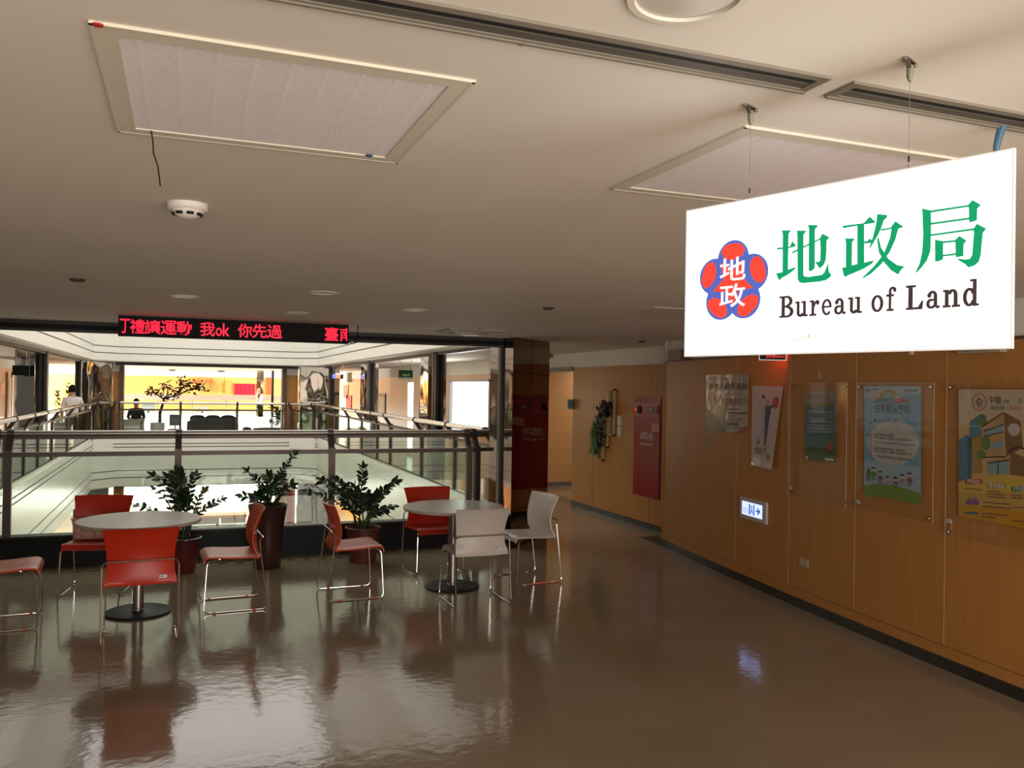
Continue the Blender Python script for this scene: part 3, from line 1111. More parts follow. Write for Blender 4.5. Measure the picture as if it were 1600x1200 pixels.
cs = [sgn(*q) for q in ((1074, 330), (1578, 236), (1582, 541), (1071, 556))]
su0, su1 = (cs[0][0] + cs[3][0]) / 2, (cs[1][0] + cs[2][0]) / 2
sz0, sz1 = (cs[2][1] + cs[3][1]) / 2, (cs[0][1] + cs[1][1]) / 2
SFR = (Vector((HKA.x, HKA.y, 0)), SU, ZV, SN)       # u along the sign, v = height
SIGNW = mat('sign_lightbox_face', (0.9, 0.9, 0.88), 0.25, emit=(1.0, 0.965, 0.92), es=2.2)
SIGNG = mat('sign_green_film', (0.0, 0.08, 0.03), 0.4, emit=(0.0, 0.32, 0.13), es=1.0)
SIGNK = mat('sign_black_film', (0.03, 0.02, 0.02), 0.4, emit=(0.035, 0.022, 0.025), es=1.0)
SIGNB = mat('sign_blue_film', (0.02, 0.03, 0.1), 0.4, emit=(0.085, 0.135, 0.5), es=1.0)
SIGNR = mat('sign_red_film', (0.2, 0.01, 0.01), 0.4, emit=(0.95, 0.065, 0.035), es=1.0)
SIGNP = mat('sign_pale_film', (0.9, 0.75, 0.72), 0.4, emit=(1.0, 0.72, 0.70), es=1.0)
sign = thing('hanging_sign', 'white lit hanging sign with green Chinese characters and Bureau of Land', 'sign', (HKA.x + SU.x * (su0 + su1) / 2, HKA.y + SU.y * (su0 + su1) / 2, sz0))
inv = Vector(sign.location)
SFL = (SFR[0] - inv, SU, ZV, SN)
mb = MB()
mb.obox(SFL[0] + SU * su0 + ZV * sz0 - SN * 0.007, SU * (su1 - su0), SN * 0.007, ZV * (sz1 - sz0), SIGNW)
mb.build('light_box', sign, smooth=0)
mb = MB()
EDGE = mat('sign_acrylic_edge', (0.75, 0.72, 0.70), 0.2, emit=(0.75, 0.7, 0.68), es=0.35)
e = 0.003
mb.obox(SFL[0] + SU * su1 + ZV * sz0 - SN * 0.008, SU * e, SN * 0.0088, ZV * (sz1 - sz0), EDGE)
mb.obox(SFL[0] + SU * (su0 - e) + ZV * sz0 - SN * 0.008, SU * e, SN * 0.0088, ZV * (sz1 - sz0), EDGE)
mb.obox(SFL[0] + SU * (su0 - e) + ZV * sz1 - SN * 0.008, SU * (su1 - su0 + 2 * e), SN * 0.0088, ZV * e, EDGE)
mb.obox(SFL[0] + SU * (su0 - e) + ZV * (sz0 - e) - SN * 0.008, SU * (su1 - su0 + 2 * e), SN * 0.0088, ZV * e, EDGE)
mb.build('sign_edge', sign, smooth=0)


def crop(ox, oy, sc):
    return lambda pts: [sgn(ox + x / sc, oy + y / sc) for x, y in pts]


c4, c5 = crop(1080, 340, 6.4), crop(1320, 290, 5.216)
DI = [  # di
    [(908, 130), (1000, 130), (976, 162), (972, 525), (915, 552), (918, 170)],
    [(860, 305), (920, 299), (920, 313), (862, 320)], [(970, 292), (990, 292), (1013, 235), (1053, 283), (985, 304), (970, 304)],
    [(853, 560), (915, 548), (980, 520), (1048, 495), (1040, 515), (985, 560), (905, 605), (888, 630), (870, 605)],
    [(1008, 347), (1065, 320), (1180, 262), (1245, 234), (1290, 209), (1290, 222), (1240, 248), (1180, 276), (1065, 334), (1018, 358)],
    [(1290, 209), (1315, 162), (1387, 200), (1360, 225), (1357, 330), (1350, 420), (1330, 470), (1300, 500), (1285, 505), (1275, 490), (1250, 455), (1242, 440), (1275, 448), (1293, 430), (1297, 300)],
    [(1172, 75), (1270, 78), (1265, 92), (1242, 115), (1240, 500), (1215, 530), (1178, 535), (1182, 115)],
    [(1058, 132), (1155, 132), (1128, 170), (1128, 575), (1135, 590), (1180, 595), (1310, 575), (1335, 550), (1375, 452), (1380, 540), (1405, 575), (1395, 595), (1350, 625), (1280, 640), (1110, 655), (1080, 640), (1068, 610), (1065, 170)]]
ZHENG = [
    [(-17, 330), (155, 308), (205, 253), (250, 297), (245, 303), (165, 315), (-12, 347)],
    [(103, 314), (160, 308), (160, 632), (103, 645)],
    [(158, 458), (185, 455), (205, 432), (232, 455), (225, 465), (158, 472)],
    [(5, 432), (85, 432), (62, 460), (60, 657), (10, 668), (12, 470)],
    [(-20, 672), (15, 666), (105, 640), (160, 630), (240, 610), (225, 635), (150, 680), (20, 735), (5, 745), (-5, 735)],
    [(267, 233), (350, 243), (345, 262), (322, 280), (300, 345), (270, 410), (205, 517), (203, 505), (235, 410), (258, 310)],
    [(295, 357), (375, 345), (415, 292), (482, 338), (440, 350), (415, 440), (370, 540), (300, 640), (220, 715), (150, 757), (150, 748), (240, 660), (320, 560), (370, 430), (385, 352), (300, 368)],
    [(265, 440), (278, 420), (300, 510), (360, 600), (430, 650), (487, 660), (455, 695), (440, 725), (380, 690), (320, 620), (280, 540)]]
JU = [
    [(632, 188), (705, 205), (705, 400), (700, 530), (670, 610), (625, 670), (585, 712), (580, 703), (610, 640), (632, 540), (640, 400)],
    [(700, 205), (1008, 160), (1008, 172), (700, 219)],
    [(1042, 120), (1110, 158), (1082, 185), (1080, 280), (1045, 294), (1015, 297), (1012, 180), (1003, 163)],
    [(700, 306), (1016, 262), (1016, 275), (700, 319)], [(700, 399), (1052, 350), (1052, 363), (700, 411)],
    [(1080, 313), (1153, 352), (1128, 385), (1112, 560), (1095, 620), (1060, 650), (1010, 667), (985, 640), (925, 605), (925, 597), (985, 605), (1020, 600), (1040, 570), (1055, 380), (1048, 358)],
    [(738, 443), (805, 455), (805, 600), (770, 615), (738, 618)], [(802, 457), (908, 445), (908, 457), (802, 470)],
    [(935, 412), (995, 450), (973, 475), (970, 572), (908, 585), (903, 460), (900, 450)], [(802, 567), (912, 552), (912, 565), (802, 577)]]
mb = MB()
for k, (strokes, cr) in enumerate(((DI, c4), (ZHENG, c5), (JU, c5))):
    for j, s in enumerate(strokes):
        for i_, dv in enumerate((-0.0005, 0.0005)):
            mb.poly(SFL, [(a_, b_ + dv) for a_, b_ in cr(s)], 0.0006 + 0.0001 * j + 0.00004 * i_, SIGNG, th=0.0003)
mb.build('sign_lettering', sign, smooth=0)


# serif English line, drawn in unit glyph boxes (x 0..1 of the letter's width, y in cap heights)
def stem(x0, x1, y0, y1):
    return [(x0, y0), (x1, y0), (x1, y1), (x0, y1)]


def bowl(cx, cy, rx, ry, tx, ty, a0=0, a1=360, n=22):
    out = []
    for i in range(n + 1):
        a = math.radians(a0 + (a1 - a0) * i / n)
        out.append((cx + rx * math.cos(a), cy + ry * math.sin(a)))
    inn = []
    for i in range(n, -1, -1):
        a = math.radians(a0 + (a1 - a0) * i / n)
        inn.append((cx + (rx - tx) * math.cos(a), cy + (ry - ty) * math.sin(a)))
    return [('ring', out, inn)]


XH = 0.70
G = {
    'B': [stem(0.16, 0.36, 0, 1), stem(0.0, 0.55, 0, 0.085), stem(0.0, 0.55, 0.915, 1), stem(0.36, 0.55, 0.47, 0.55)] + bowl(0.52, 0.75, 0.40, 0.25, 0.19, 0.085, -90, 90) + bowl(0.54, 0.26, 0.46, 0.26, 0.2, 0.085, -90, 90),
    'u': [stem(0.14, 0.32, 0.16, XH), stem(0, 0.32, XH - 0.08, XH), stem(0.66, 0.84, 0.0, XH), stem(0.52, 0.84, XH - 0.08, XH), stem(0.66, 1.0, 0, 0.085)] + bowl(0.42, 0.20, 0.28, 0.21, 0.18, 0.10, 180, 340),
    'r': [stem(0.2, 0.44, 0, XH), stem(0, 0.44, XH - 0.08, XH), stem(0, 0.68, 0, 0.085)] + bowl(0.76, 0.42, 0.32, 0.27, 0.1, 0.09, 70, 180) + bowl(0.84, 0.59, 0.15, 0.1, 0.149, 0.099),
    'e': bowl(0.5, XH / 2, 0.5, XH / 2 + 0.01, 0.21, 0.085, 0, 320) + [stem(0.22, 0.97, 0.33, 0.40), stem(0.78, 0.99, 0.345, 0.40)],
    'a': [stem(0.56, 0.78, 0.12, 0.50)] + bowl(0.44, 0.47, 0.34, 0.24, 0.2, 0.09, 0, 165) + bowl(0.20, 0.53, 0.13, 0.09, 0.129, 0.089) + bowl(0.36, 0.19, 0.36, 0.2, 0.2, 0.085, 60, 330) + bowl(0.84, 0.12, 0.16, 0.13, 0.1, 0.085, 180, 340),
    'o': bowl(0.5, XH / 2, 0.5, XH / 2 + 0.01, 0.23, 0.085),
    'f': [stem(0.28, 0.50, 0, 0.82), stem(0.02, 0.76, XH - 0.09, XH), stem(0.09, 0.76, 0, 0.085)] + bowl(0.64, 0.80, 0.36, 0.21, 0.2, 0.09, 55, 180) + bowl(0.86, 0.88, 0.14, 0.09, 0.139, 0.089),
    'L': [stem(0.14, 0.36, 0, 1), stem(0, 0.54, 0.915, 1), stem(0, 0.95, 0, 0.085), [(0.93, 0), (1.0, 0.34), (0.955, 0.34), (0.72, 0.085), (0.72, 0)]],
    'n': [stem(0.12, 0.30, 0, XH), stem(0, 0.30, XH - 0.08, XH), stem(0, 0.42, 0, 0.085), stem(0.66, 0.84, 0, 0.48), stem(0.55, 1.0, 0, 0.085)] + bowl(0.56, 0.47, 0.28, 0.24, 0.18, 0.08, 0, 165),
    'd': [stem(0.64, 0.84, 0, 1.04), stem(0.46, 0.84, 0.96, 1.04), stem(0.64, 1.0, 0, 0.085)] + bowl(0.40, XH / 2, 0.40, XH / 2 + 0.01, 0.2, 0.09, 25, 335),
}
mb = MB()
bl = lambda x: 496.6 + (x - 1219) * (477.5 - 496.6) / 310.0
LETTERS = [('B', 1218.5, 1239.7), ('u', 1243, 1262), ('r', 1265.5, 1280.5), ('e', 1284.5, 1299.5), ('a', 1304, 1322), ('u', 1325.8, 1346.8), ('o', 1362, 1380), ('f', 1384.5, 1400.5), ('L', 1416.3, 1442.5), ('a', 1448, 1468.8), ('n', 1474, 1500), ('d', 1505.3, 1529.3)]
cap = sgn(1429, 445.7)[1] - sgn(1429, bl(1429))[1]
vb = 0.5 * (sgn(1225, bl(1225))[1] + sgn(1520, bl(1520))[1])
for ch, xa, xb in LETTERS:
    ua, ub = sgn(xa, bl(xa))[0], sgn(xb, bl(xb))[0]
    T = lambda p: (ua + p[0] * (ub - ua), vb + p[1] * cap)
    j = 0
    for g in G[ch]:
        for dx, dy in ((-0.03, -0.01), (0.03, -0.01), (0.03, 0.01), (-0.03, 0.01)):
            j += 1
            T2 = lambda p: T((p[0] + dx, p[1] + dy))
            lift = 0.0006 + 0.00002 * j
            if isinstance(g, tuple):
                o_, i_ = [T2(p) for p in g[1]], [T2(p) for p in g[2]][::-1]
                for k in range(len(o_) - 1):
                    mb.poly(SFL, [o_[k], o_[k + 1], i_[k + 1], i_[k]], lift, SIGNK, th=0.0003)
            else:
                mb.poly(SFL, [T2(p) for p in g], lift, SIGNK, th=0.0003)
mb.build('sign_subtitle', sign, smooth=0)

# plum blossom emblem
mb = MB()
ec = sgn(1146.5, 437.5)
top, bot = sgn(1148, 374.5)[1], sgn(1143, 497.5)[1]
lf, rt = sgn(1093, 432)[0], sgn(1202, 425)[0]
RR = (top - bot) / 1.94
ec = ((lf + rt) / 2, top - RR * 1.04)
rp, dp = RR * 0.46, RR * 0.575
for k in range(5):
    a = PI / 2 + 2 * PI * k / 5
    mb.ell(SFL, ec[0] + dp * math.cos(a), ec[1] + dp * math.sin(a), rp, rp, 0.0006 + 0.00003 * k, SIGNB)
mb.ell(SFL, ec[0], ec[1], dp * 0.8, dp * 0.8, 0.00080, SIGNB)
for k in range(5):
    a = PI / 2 + 2 * PI * k / 5
    ca, sa = math.cos(a), math.sin(a)
    pts = []
    for (r_, t_) in [(0.55, -0.10), (0.62, -0.26), (0.76, -0.345), (0.90, -0.26), (0.95, -0.1), (0.95, 0.1), (0.90, 0.26), (0.76, 0.345), (0.62, 0.26), (0.55, 0.10)]:
        pts.append((ec[0] + RR * (r_ * ca - t_ * sa), ec[1] + RR * (r_ * sa + t_ * ca)))
    mb.poly(SFL, pts, 0.0012, SIGNR)
    pts = []
    a2 = a + PI / 5
    ca, sa = math.cos(a2), math.sin(a2)
    for (r_, t_) in [(0.0, -0.22), (0.30, -0.14), (0.62, 0), (0.30, 0.14), (0.0, 0.22)]:
        pts.append((ec[0] + RR * (r_ * ca - t_ * sa), ec[1] + RR * (r_ * sa + t_ * ca)))
    mb.poly(SFL, pts, 0.0013 + 0.00003 * k, SIGNR)
wch = RR * 0.72
text(mb, SFL, '地', ec[0] - wch * 0.53, ec[0] + wch * 0.53, ec[1] + RR * 0.0 + RR * 0.03, ec[1] + RR * 0.03 + wch * 0.80, 0.0022, SIGNP, weight=0.022)
text(mb, SFL, '政', ec[0] - wch * 0.53, ec[0] + wch * 0.53, ec[1] - RR * 0.05 - wch * 0.80, ec[1] - RR * 0.05, 0.0022, SIGNP, weight=0.022)
mb.build('sign_emblem', sign, smooth=0)
mb = MB()
fr = SFL
p = sgn(1258, 526)
STAIN = mat('sign_stain', (0.5, 0.35, 0.15), 0.5, emit=(0.62, 0.42, 0.22), es=0.9)
mb.ell(fr, p[0] + 0.008, p[1] + 0.001, 0.0028, 0.0045, 0.0008, STAIN, n=10)
mb.poly(fr, [(p[0] - 0.028, p[1] - 0.006), (p[0] - 0.027, p[1] - 0.008), (p[0] + 0.006, p[1] + 0.0), (p[0] + 0.006, p[1] + 0.0015)], 0.0008, STAIN)
mb.build('stain', sign, smooth=0)

HOOKM = mat('hook_olive', (0.20, 0.22, 0.14), 0.5)
for k, (hk, lb) in enumerate(((HKA, 'winged ceiling hook over the left half of the hanging sign'), (HKB, 'winged ceiling hook over the right half of the hanging sign'))):
    root = thing('ceiling_hook', lb, 'hook', (hk.x, hk.y, CZ), group='hooks of the hanging sign')
    mb = MB()
    ax = Vector((0.91, 0.41, 0))
    mb.beam(-ax * 0.022 - ZV * 0.002, ax * 0.022 - ZV * 0.002, 0.010, 0.0025, STEEL)
    for s in (-1, 1):
        mb.tube([ax * 0.022 * s - ZV * 0.0, ax * 0.022 * s - ZV * 0.006], 0.0035, STEEL, n=8)
        mb.beam(ax * 0.016 * s - ZV * 0.002, ax * 0.004 * s - ZV * 0.016, 0.008, 0.002, STEEL)
    mb.build('bracket', root, smooth=0)
    mb = MB()
    mb.tube([(0, 0, -0.010), (0, 0, -0.030), (0, 0, -0.034), (0, 0, -0.038)], [0.0058, 0.0058, 0.0038, 0.0032], HOOKM, n=12)
    mb.build('sleeve', root)
    mb = MB()
    mb.tube([(0, 0, -0.036), (0, 0, sz1 - CZ + 0.006)], 0.0005, STEEL, n=6)
    mb.tube([(0, 0, sz1 - CZ + 0.014), (0, 0, sz1 - CZ + 0.024)], 0.0018, DARKM, n=8)
    mb.tube([(0, 0, sz1 - CZ + 0.0042), (0, 0, sz1 - CZ + 0.0085)], 0.0016, STEEL, n=8)
    mb.build('wire', root)

# ------------------------------------------------------------------ red LED message board
LEDB = mat('led_board_black', (0.006, 0.004, 0.005), 0.5, spec=0.1)
LEDR = mat('led_red', (0.4, 0.0, 0.01), 0.4, emit=(1.0, 0.0, 0.035), es=1.5)
YL = 8.0
a_, b_ = on_y(185, 493, YL), on_y(545, 507.5, YL)
lx0, lx1 = a_.x, b_.x
lz1 = 0.5 * (a_.z + b_.z)
lz0 = 0.5 * (on_y(545, 538, YL).z + on_y(185, 524, YL).z)
led = thing('led_message_board', 'long black board with red scrolling characters hung before the atrium', 'display', (lx0, YL, lz0))
mb = MB()
mb.box(0, lx1 - lx0, 0, 0.07, 0, lz1 - lz0, LEDB)
mb.build('housing', led, smooth=0)
mb = MB()
for fxx in (0.06, 0.94):
    xx = (lx1 - lx0) * fxx
    mb.box(xx - 0.012, xx + 0.012, 0.02, 0.05, lz1 - lz0, CZ - lz0, DARKM)
mb.tube(arc_path([(lx1 - lx0, 0.04, 0.02), (lx1 - lx0 + 0.06, 0.04, 0.0), (lx1 - lx0 + 0.09, 0.05, 0.05), (lx1 - lx0 + 0.10, 0.06, CZ - lz0)], 0.04), 0.005, BLACK, n=6)
mb.build('hanger', led, smooth=0)
LF = (Vector((0, 0, 0)), Vector((1, 0, 0)), Vector((0, 0, 1)), Vector((0, -1, 0)))
mb = MB()
Hh = lz1 - lz0


def lx(px):
    return on_y(px, 515, YL).x - lx0


v0, v1 = Hh * 0.14, Hh * 0.84
for s, xa, xb, cl in (('丁', 187, 203, None), ('禮', 203, 226, None), ('讓', 226, 251, None), ('運', 251, 276, None), ('動', 276, 299.5, None), ('我', 312.5, 336, None), ('你', 371.5, 394, None), ('先', 394, 417, None), ('過', 417, 441, None), ('臺', 507.5, 529, None)):
    text(mb, LF, s, lx(xa), lx(xb), v0, v1, 0.0015, LEDR, weight=0.012)
text(mb, LF, 'o', lx(337), lx(347), v0 + Hh * .03, v0 + Hh * 0.45, 0.0015, LEDR, weight=0.02)
text(mb, LF, 'k', lx(348), lx(359), v0 + Hh * .03, v1 - Hh * .02, 0.0015, LEDR, weight=0.02)
text(mb, LF, '南', lx(531), lx(553), v0, v1, 0.0015, LEDR, weight=0.012, clip_u=(0, lx(542.5)))
mb.build('lit_characters', led, smooth=0)


# ------------------------------------------------------------------ ceiling fittings
def grille(pxs, name, label, dots):
    pts = [on_z(px, py, CZ) for px, py in pxs]      # left-near, right-near, right-far, left-far
    x0, x1 = (pts[0].x + pts[3].x) / 2, (pts[1].x + pts[2].x) / 2
    y0, y1 = (pts[0].y + pts[1].y) / 2, (pts[2].y + pts[3].y) / 2
    root = thing(name, label, 'vent', (x0, y0, CZ), group='return air grilles in the ceiling')
    W_, D_ = x1 - x0, y1 - y0
    fw = 0.042
    mb = MB()
    for (a, b, c, d) in ((0, W_, 0, fw), (0, W_, D_ - fw, D_), (0, fw, fw, D_ - fw), (W_ - fw, W_, fw, D_ - fw)):
        mb.box(a, b, c, d, -0.005, 0, FRAMEP)
    i = 0.007
    for (a, b, c, d) in ((0.0, W_, 0, i), (0, W_, D_ - i, D_), (0, i, 0, D_), (W_ - i, W_, 0, D_)):
        mb.box(a, b, c, d, -0.0058, -0.005, FRAMEP)
    mb.build('frame', root, smooth=0)
    mb = MB()
    mb.box(fw, W_ - fw, fw, D_ - fw, -0.002, 0, FILTER)
    mb.build('filter', root, smooth=0)
    mb = MB()
    k = 56
    for q in range(k):
        yy = fw + (D_ - 2 * fw) * (q + 0.5) / k
        mb.box(fw, W_ - fw, yy - 0.0016, yy + 0.0016, -0.0023, -0.002, FILTERL)
    for q in range(9):
        xx = fw + (W_ - 2 * fw) * (q + 0.5) / 9
        mb.box(xx - 0.004, xx + 0.004, fw, D_ - fw, -0.00235, -0.002, mat('grille_rib', (0.88, 0.83, 0.84), 0.55))
    mb.build('louvre_core', root, smooth=0)
    for (px, py, m, nm) in dots:
        p = on_z(px, py, CZ - 0.007) - Vector(root.location)
        mb = MB()
        mb.lathe([(0.0, -0.0078), (0.008, -0.0076), (0.009, -0.0065), (0.009, -0.005)], (p.x, p.y, 0), m, n=14)
        o = mb.build('marker_dot', root)
        o['label'] = nm
    return root


grille([(135, 28), (743, 127), (620.6, 253), (185, 203)], 'return_air_grille', 'cream ceiling air grille at upper left with a red dot on one corner',
       [(153, 40, mat('red_dot', (0.5, 0.03, 0.01), 0.5), 'red dot'), (577, 244, mat('blue_dot', (0.03, 0.08, 0.22), 0.5), 'blue dot')])
g2 = grille([(1172, 197), (1507, 248), (1265, 330), (948, 292)], 'return_air_grille', 'ceiling air grille partly hidden behind the hanging sign', [])

p = on_z(236, 206, CZ - 0.012)
mb = MB()
q = on_z(258, 287, CZ - 0.012)
cab = [(p.x, p.y, CZ - 0.009), (p.x + 0.004, p.y + 0.006, CZ - 0.03), (p.x + 0.006, p.y + 0.004, CZ - 0.06), (p.x + 0.016, p.y + 0.004, CZ - 0.09), (p.x + 0.022, p.y + 0.004, CZ - 0.135)]
mb.tube(cab, 0.0016, BLACK, n=6)
tag(mb.build('dangling_cable'), 'thin black cable dangling from the edge of the left air grille', 'cable')

p = on_z(293, 319, CZ)
sd = thing('smoke_detector', 'white round smoke detector on the ceiling below the left air grille', 'detector', (p.x, p.y, CZ))
mb = MB()
mb.lathe([(0.0, -0.022), (0.058, -0.022), (0.064, -0.016), (0.064, 0.0)], (0, 0, 0), mat('detector_white', (0.8, 0.76, 0.70), 0.45), n=32)
mb.build('base', sd)
mb = MB()
mb.lathe([(0.0, -0.048), (0.022, -0.047), (0.036, -0.040), (0.048, -0.030), (0.052, -0.022)], (0, 0, 0), MATS['detector_white'], n=32)
mb.build('sensor_head', sd)
mb = MB()
for k in range(8):
    a = 2 * PI * k / 8 + 0.2
    ca, sa = math.cos(a), math.sin(a)
    mb.obox((0.041 * ca + 0.011 * sa, 0.041 * sa - 0.011 * ca, -0.0395), (-0.022 * sa, 0.022 * ca, 0), (0.007 * ca, 0.007 * sa, 0.003), (0, 0, 0.006), VOID)
mb.build('sensor_slot', sd, smooth=0)


def slot(name, xa, xb, label, z=CZ):
    ya, yb = 1.262, 1.345
    root = thing(name, label, 'vent', (xa, ya, z), group='linear air slots')
    L_, W_ = xb - xa, yb - ya
    e = 0.018
    mb = MB()
    for (a, b, c, d) in ((0, L_, 0, e), (0, L_, W_ - e, W_), (0, e, e, W_ - e), (L_ - e, L_, e, W_ - e)):
        mb.box(a, b, c, d, -0.006, 0, SLOTF)
    mb.box(0.0, L_, W_ - 0.010, W_ - 0.003, -0.009, -0.006, SLOTF)
    mb.build('frame', root, smooth=0)
    mb = MB()
    mb.box(e, L_ - e, e, W_ - e, -0.0015, 0, VOID)
    mb.build('opening', root, smooth=0)
    mb = MB()
    mb.box(e, L_ - e, W_ * 0.50, W_ - e, -0.004, -0.0012, mat('slot_vane', (0.10, 0.09, 0.075), 0.4, spec=0.3))
    mb.build('vane', root, smooth=0)


slot('linear_air_slot', -2.4, 1.125, 'long linear air slot in the ceiling, above the left grille')
slot('linear_air_slot', 1.178, 3.6, 'linear air slot in the ceiling at the right edge, behind the sign hooks')
p = on_z(814, 68.5, CZ - 0.006)
mb = MB()
mb.lathe([(0.0, -0.0015), (0.006, -0.0012), (0.0065, 0.0)], (p.x, p.y, CZ - 0.006), MATS['blue_dot'], n=14)
tag(mb.build('marker_dot'), 'blue dot stuck on the edge of the long air slot', 'marker')
p = on_z(1575, 208, CZ)
mb = MB()
mb.tube([(1.66, 1.335, CZ - 0.004), (1.655, 1.338, CZ - 0.02), (1.648, 1.340, CZ - 0.05), (1.65, 1.342, CZ - 0.07)], [0.009, 0.0085, 0.007, 0.005], mat('blue_strap', (0.06, 0.14, 0.22), 0.5), n=8)
tag(mb.build('strap'), 'blue strap hanging from the air slot at the right edge above the sign', 'strap')


def downlight(px, py, r, label, name='ceiling_downlight', cat='light', lens=None):
    p = on_z(px, py, CZ)
    root = thing(name, label, cat, (p.x, p.y, CZ), group='round recessed ceiling lights')
    mb = MB()
    mb.lathe([(r * 0.84, -0.006), (r * 0.96, -0.006), (r, 0.0)], (0, 0, 0), FRAMEP, n=48)
    mb.lathe([(r * 0.84, -0.006), (r * 0.82, -0.001)], (0, 0, 0), FRAMEP, n=48)
    mb.build('trim_ring', root)
    mb = MB()
    mb.lathe([(0.0, -0.002), (r * 0.83, -0.001), (r * 0.83, 0.0)], (0, 0, 0), lens or mat('unlit_lens', (0.55, 0.5, 0.44), 0.3), n=48)
    mb.build('lens', root)


downlight(1075, -8, 0.095, 'large round unlit downlight at the top edge of the ceiling')
downlight(290, 463, 0.10, 'round unlit downlight left of centre, above the red message board')
downlight(505, 457, 0.10, 'round unlit downlight on the ceiling above the middle of the photo')
downlight(465, 488.5, 0.10, 'round unlit downlight nearest above the message board')
downlight(648, 484, 0.10, 'round unlit downlight on the ceiling right of the message board')
for px, py, lb in ((121, 436, 'small dark ceiling disc at the far left of the ceiling'), (857, 480.5, 'small dark ceiling disc near the corner column'), (705, 519, 'tiny dark ceiling disc near the square light'), (1003, 533, 'small dark ceiling disc in front of the hydrant wall')):
    p = on_z(px, py, CZ)
    mb = MB()
    mb.lathe([(0.0, -0.016), (0.028, -0.016), (0.042, -0.008), (0.045, 0.0)], (p.x, p.y, CZ), mat('dark_disc', (0.06, 0.05, 0.04), 0.5), n=20)
    tag(mb.build('ceiling_sprinkler'), lb, 'sprinkler', 'dark ceiling discs')
p = on_z(735, 517, CZ)
root = thing('square_ceiling_light', 'square ceiling light with a glossy dome beside the dark atrium beam', 'light', (p.x, p.y, CZ))
mb = MB()
mb.box(-0.3, 0.3, -0.26, 0.26, -0.012, 0, mat('grey_trim', (0.42, 0.38, 0.33), 0.6, spec=0.2))
mb.build('plate', root, smooth=0)
mb = MB()
mb.lathe([(0.0, -0.05), (0.08, -0.045), (0.14, -0.03), (0.17, -0.012)], (0, 0, 0), mat('dome_lens', (0.5, 0.46, 0.41), 0.35), n=32)
mb.build('dome', root)
p = on_z(1045, 488, CZ)
mb = MB()
mb.box(p.x - 0.3, p.x + 0.3, p.y - 0.3, p.y + 0.3, CZ - 0.004, CZ, mat('hatch_paint', (0.68, 0.62, 0.54), 0.7))
tag(mb.build('access_hatch', smooth=0), 'flush square ceiling hatch left of the hanging sign', 'hatch')
p = on_x(880, 552, HX - 0.45)
root = thing('emergency_light', 'white box light on the ceiling at the corner passage', 'light', (4.95, 11.6, CZ))
mb = MB()
mb.box(-0.35, 0.12, -0.05, 0.05, -0.09, 0.0, mat('light_box_white', (0.7, 0.68, 0.64), 0.4))
mb.build('housing', root, smooth=0)
mb = MB()
mb.tube([(0.14, 0, -0.03), (0.17, 0, -0.10)], [0.02, 0.05], STEEL, n=12)
mb.build('lamp_head', root)
# ------------------------------------------------------------------ things on the right wall
def wall_frame(pxa, pxb, off=0.012):
    a, b = wall_hit(pxa), wall_hit(pxb)
    U = Vector((b.x - a.x, b.y - a.y, 0)).normalized()
    N = Vector((U.y, -U.x, 0))
    if N.dot(EYE - a) < 0:
        N = -N
    return (Vector((a.x, a.y, 0)) + N * off, U, ZV.copy(), N)


def side_frame(x, y0):
    return (Vector((x, y0, 0)), Vector((0, -1, 0)), ZV.copy(), Vector((-1, 0, 0)))


def onfr(fr, px, py):
    O, U, V, N = fr
    d = ray(px, py)
    t = (O - EYE).dot(N) / d.dot(N)
    p = EYE + d * t - O
    return (p.dot(U), p.dot(V))


def P(fr, pts):
    return [onfr(fr, *p) for p in pts]


def local(fr, o):
    """frame shifted so that object o sits at its own origin"""
    return (fr[0] - o, fr[1], fr[2], fr[3])


def cmap(ox, oy, sc):
    return lambda pts: [(ox + x / sc, oy + y / sc) for x, y in pts]


def lines(mb, fr, quads, lift, m):
    for q in quads:
        mb.poly(fr, P(fr, q), lift, m)


def bar(px0, px1, py, h, slope=0.0):
    """a line of print from px0 to px1 at height py"""
    return [(px0, py), (px1, py + slope * (px1 - px0)), (px1, py + slope * (px1 - px0) + h), (px0, py + h)]


# --- grey photographic poster
GREYP = mat('grey_poster_paper', (0.42, 0.39, 0.35), 0.16, bump=(9, 0.5, 0.02))
fr = wall_frame(1103.5, 1170.5, 0.008)
mb = MB()
k1 = cmap(1090, 570, 7.06)
quad = k1([(95, 110), (568, 100), (560, 400), (555, 668), (440, 728), (320, 752), (95, 745), (92, 450)])
mb.poly(fr, P(fr, quad), 0, GREYP, th=0.0006)
D1, D2, D3 = mat('print_dark_grey', (0.10, 0.09, 0.085), 0.25), mat('print_mid_grey', (0.2, 0.18, 0.165), 0.2), mat('print_red_brown', (0.22, 0.05, 0.03), 0.3)
L = 0.001
lines(mb, fr, [k1(q) for q in ([(95, 460), (150, 520), (230, 560), (270, 600), (305, 755), (95, 742)],)], L, D1)
lines(mb, fr, [k1(q) for q in ([(120, 330), (150, 300), (190, 315), (195, 400), (165, 450), (125, 420)],)], L, D1)
lines(mb, fr, [k1(q) for q in ([(100, 500), (180, 545), (210, 450), (195, 390), (300, 480), (310, 750), (240, 600)],)], L * 1.6, D2)
lines(mb, fr, [k1(q) for q in ([(130, 350), (180, 345), (185, 410), (160, 450), (135, 420)],)], L * 2.2, mat('print_skin_grey', (0.30, 0.23, 0.19), 0.25))
lines(mb, fr, [k1(q) for q in ([(118, 150), (128, 135), (140, 172), (116, 170)], bar(150, 340, 150, 6), bar(325, 445, 640, 34, -0.02))], L, D1)
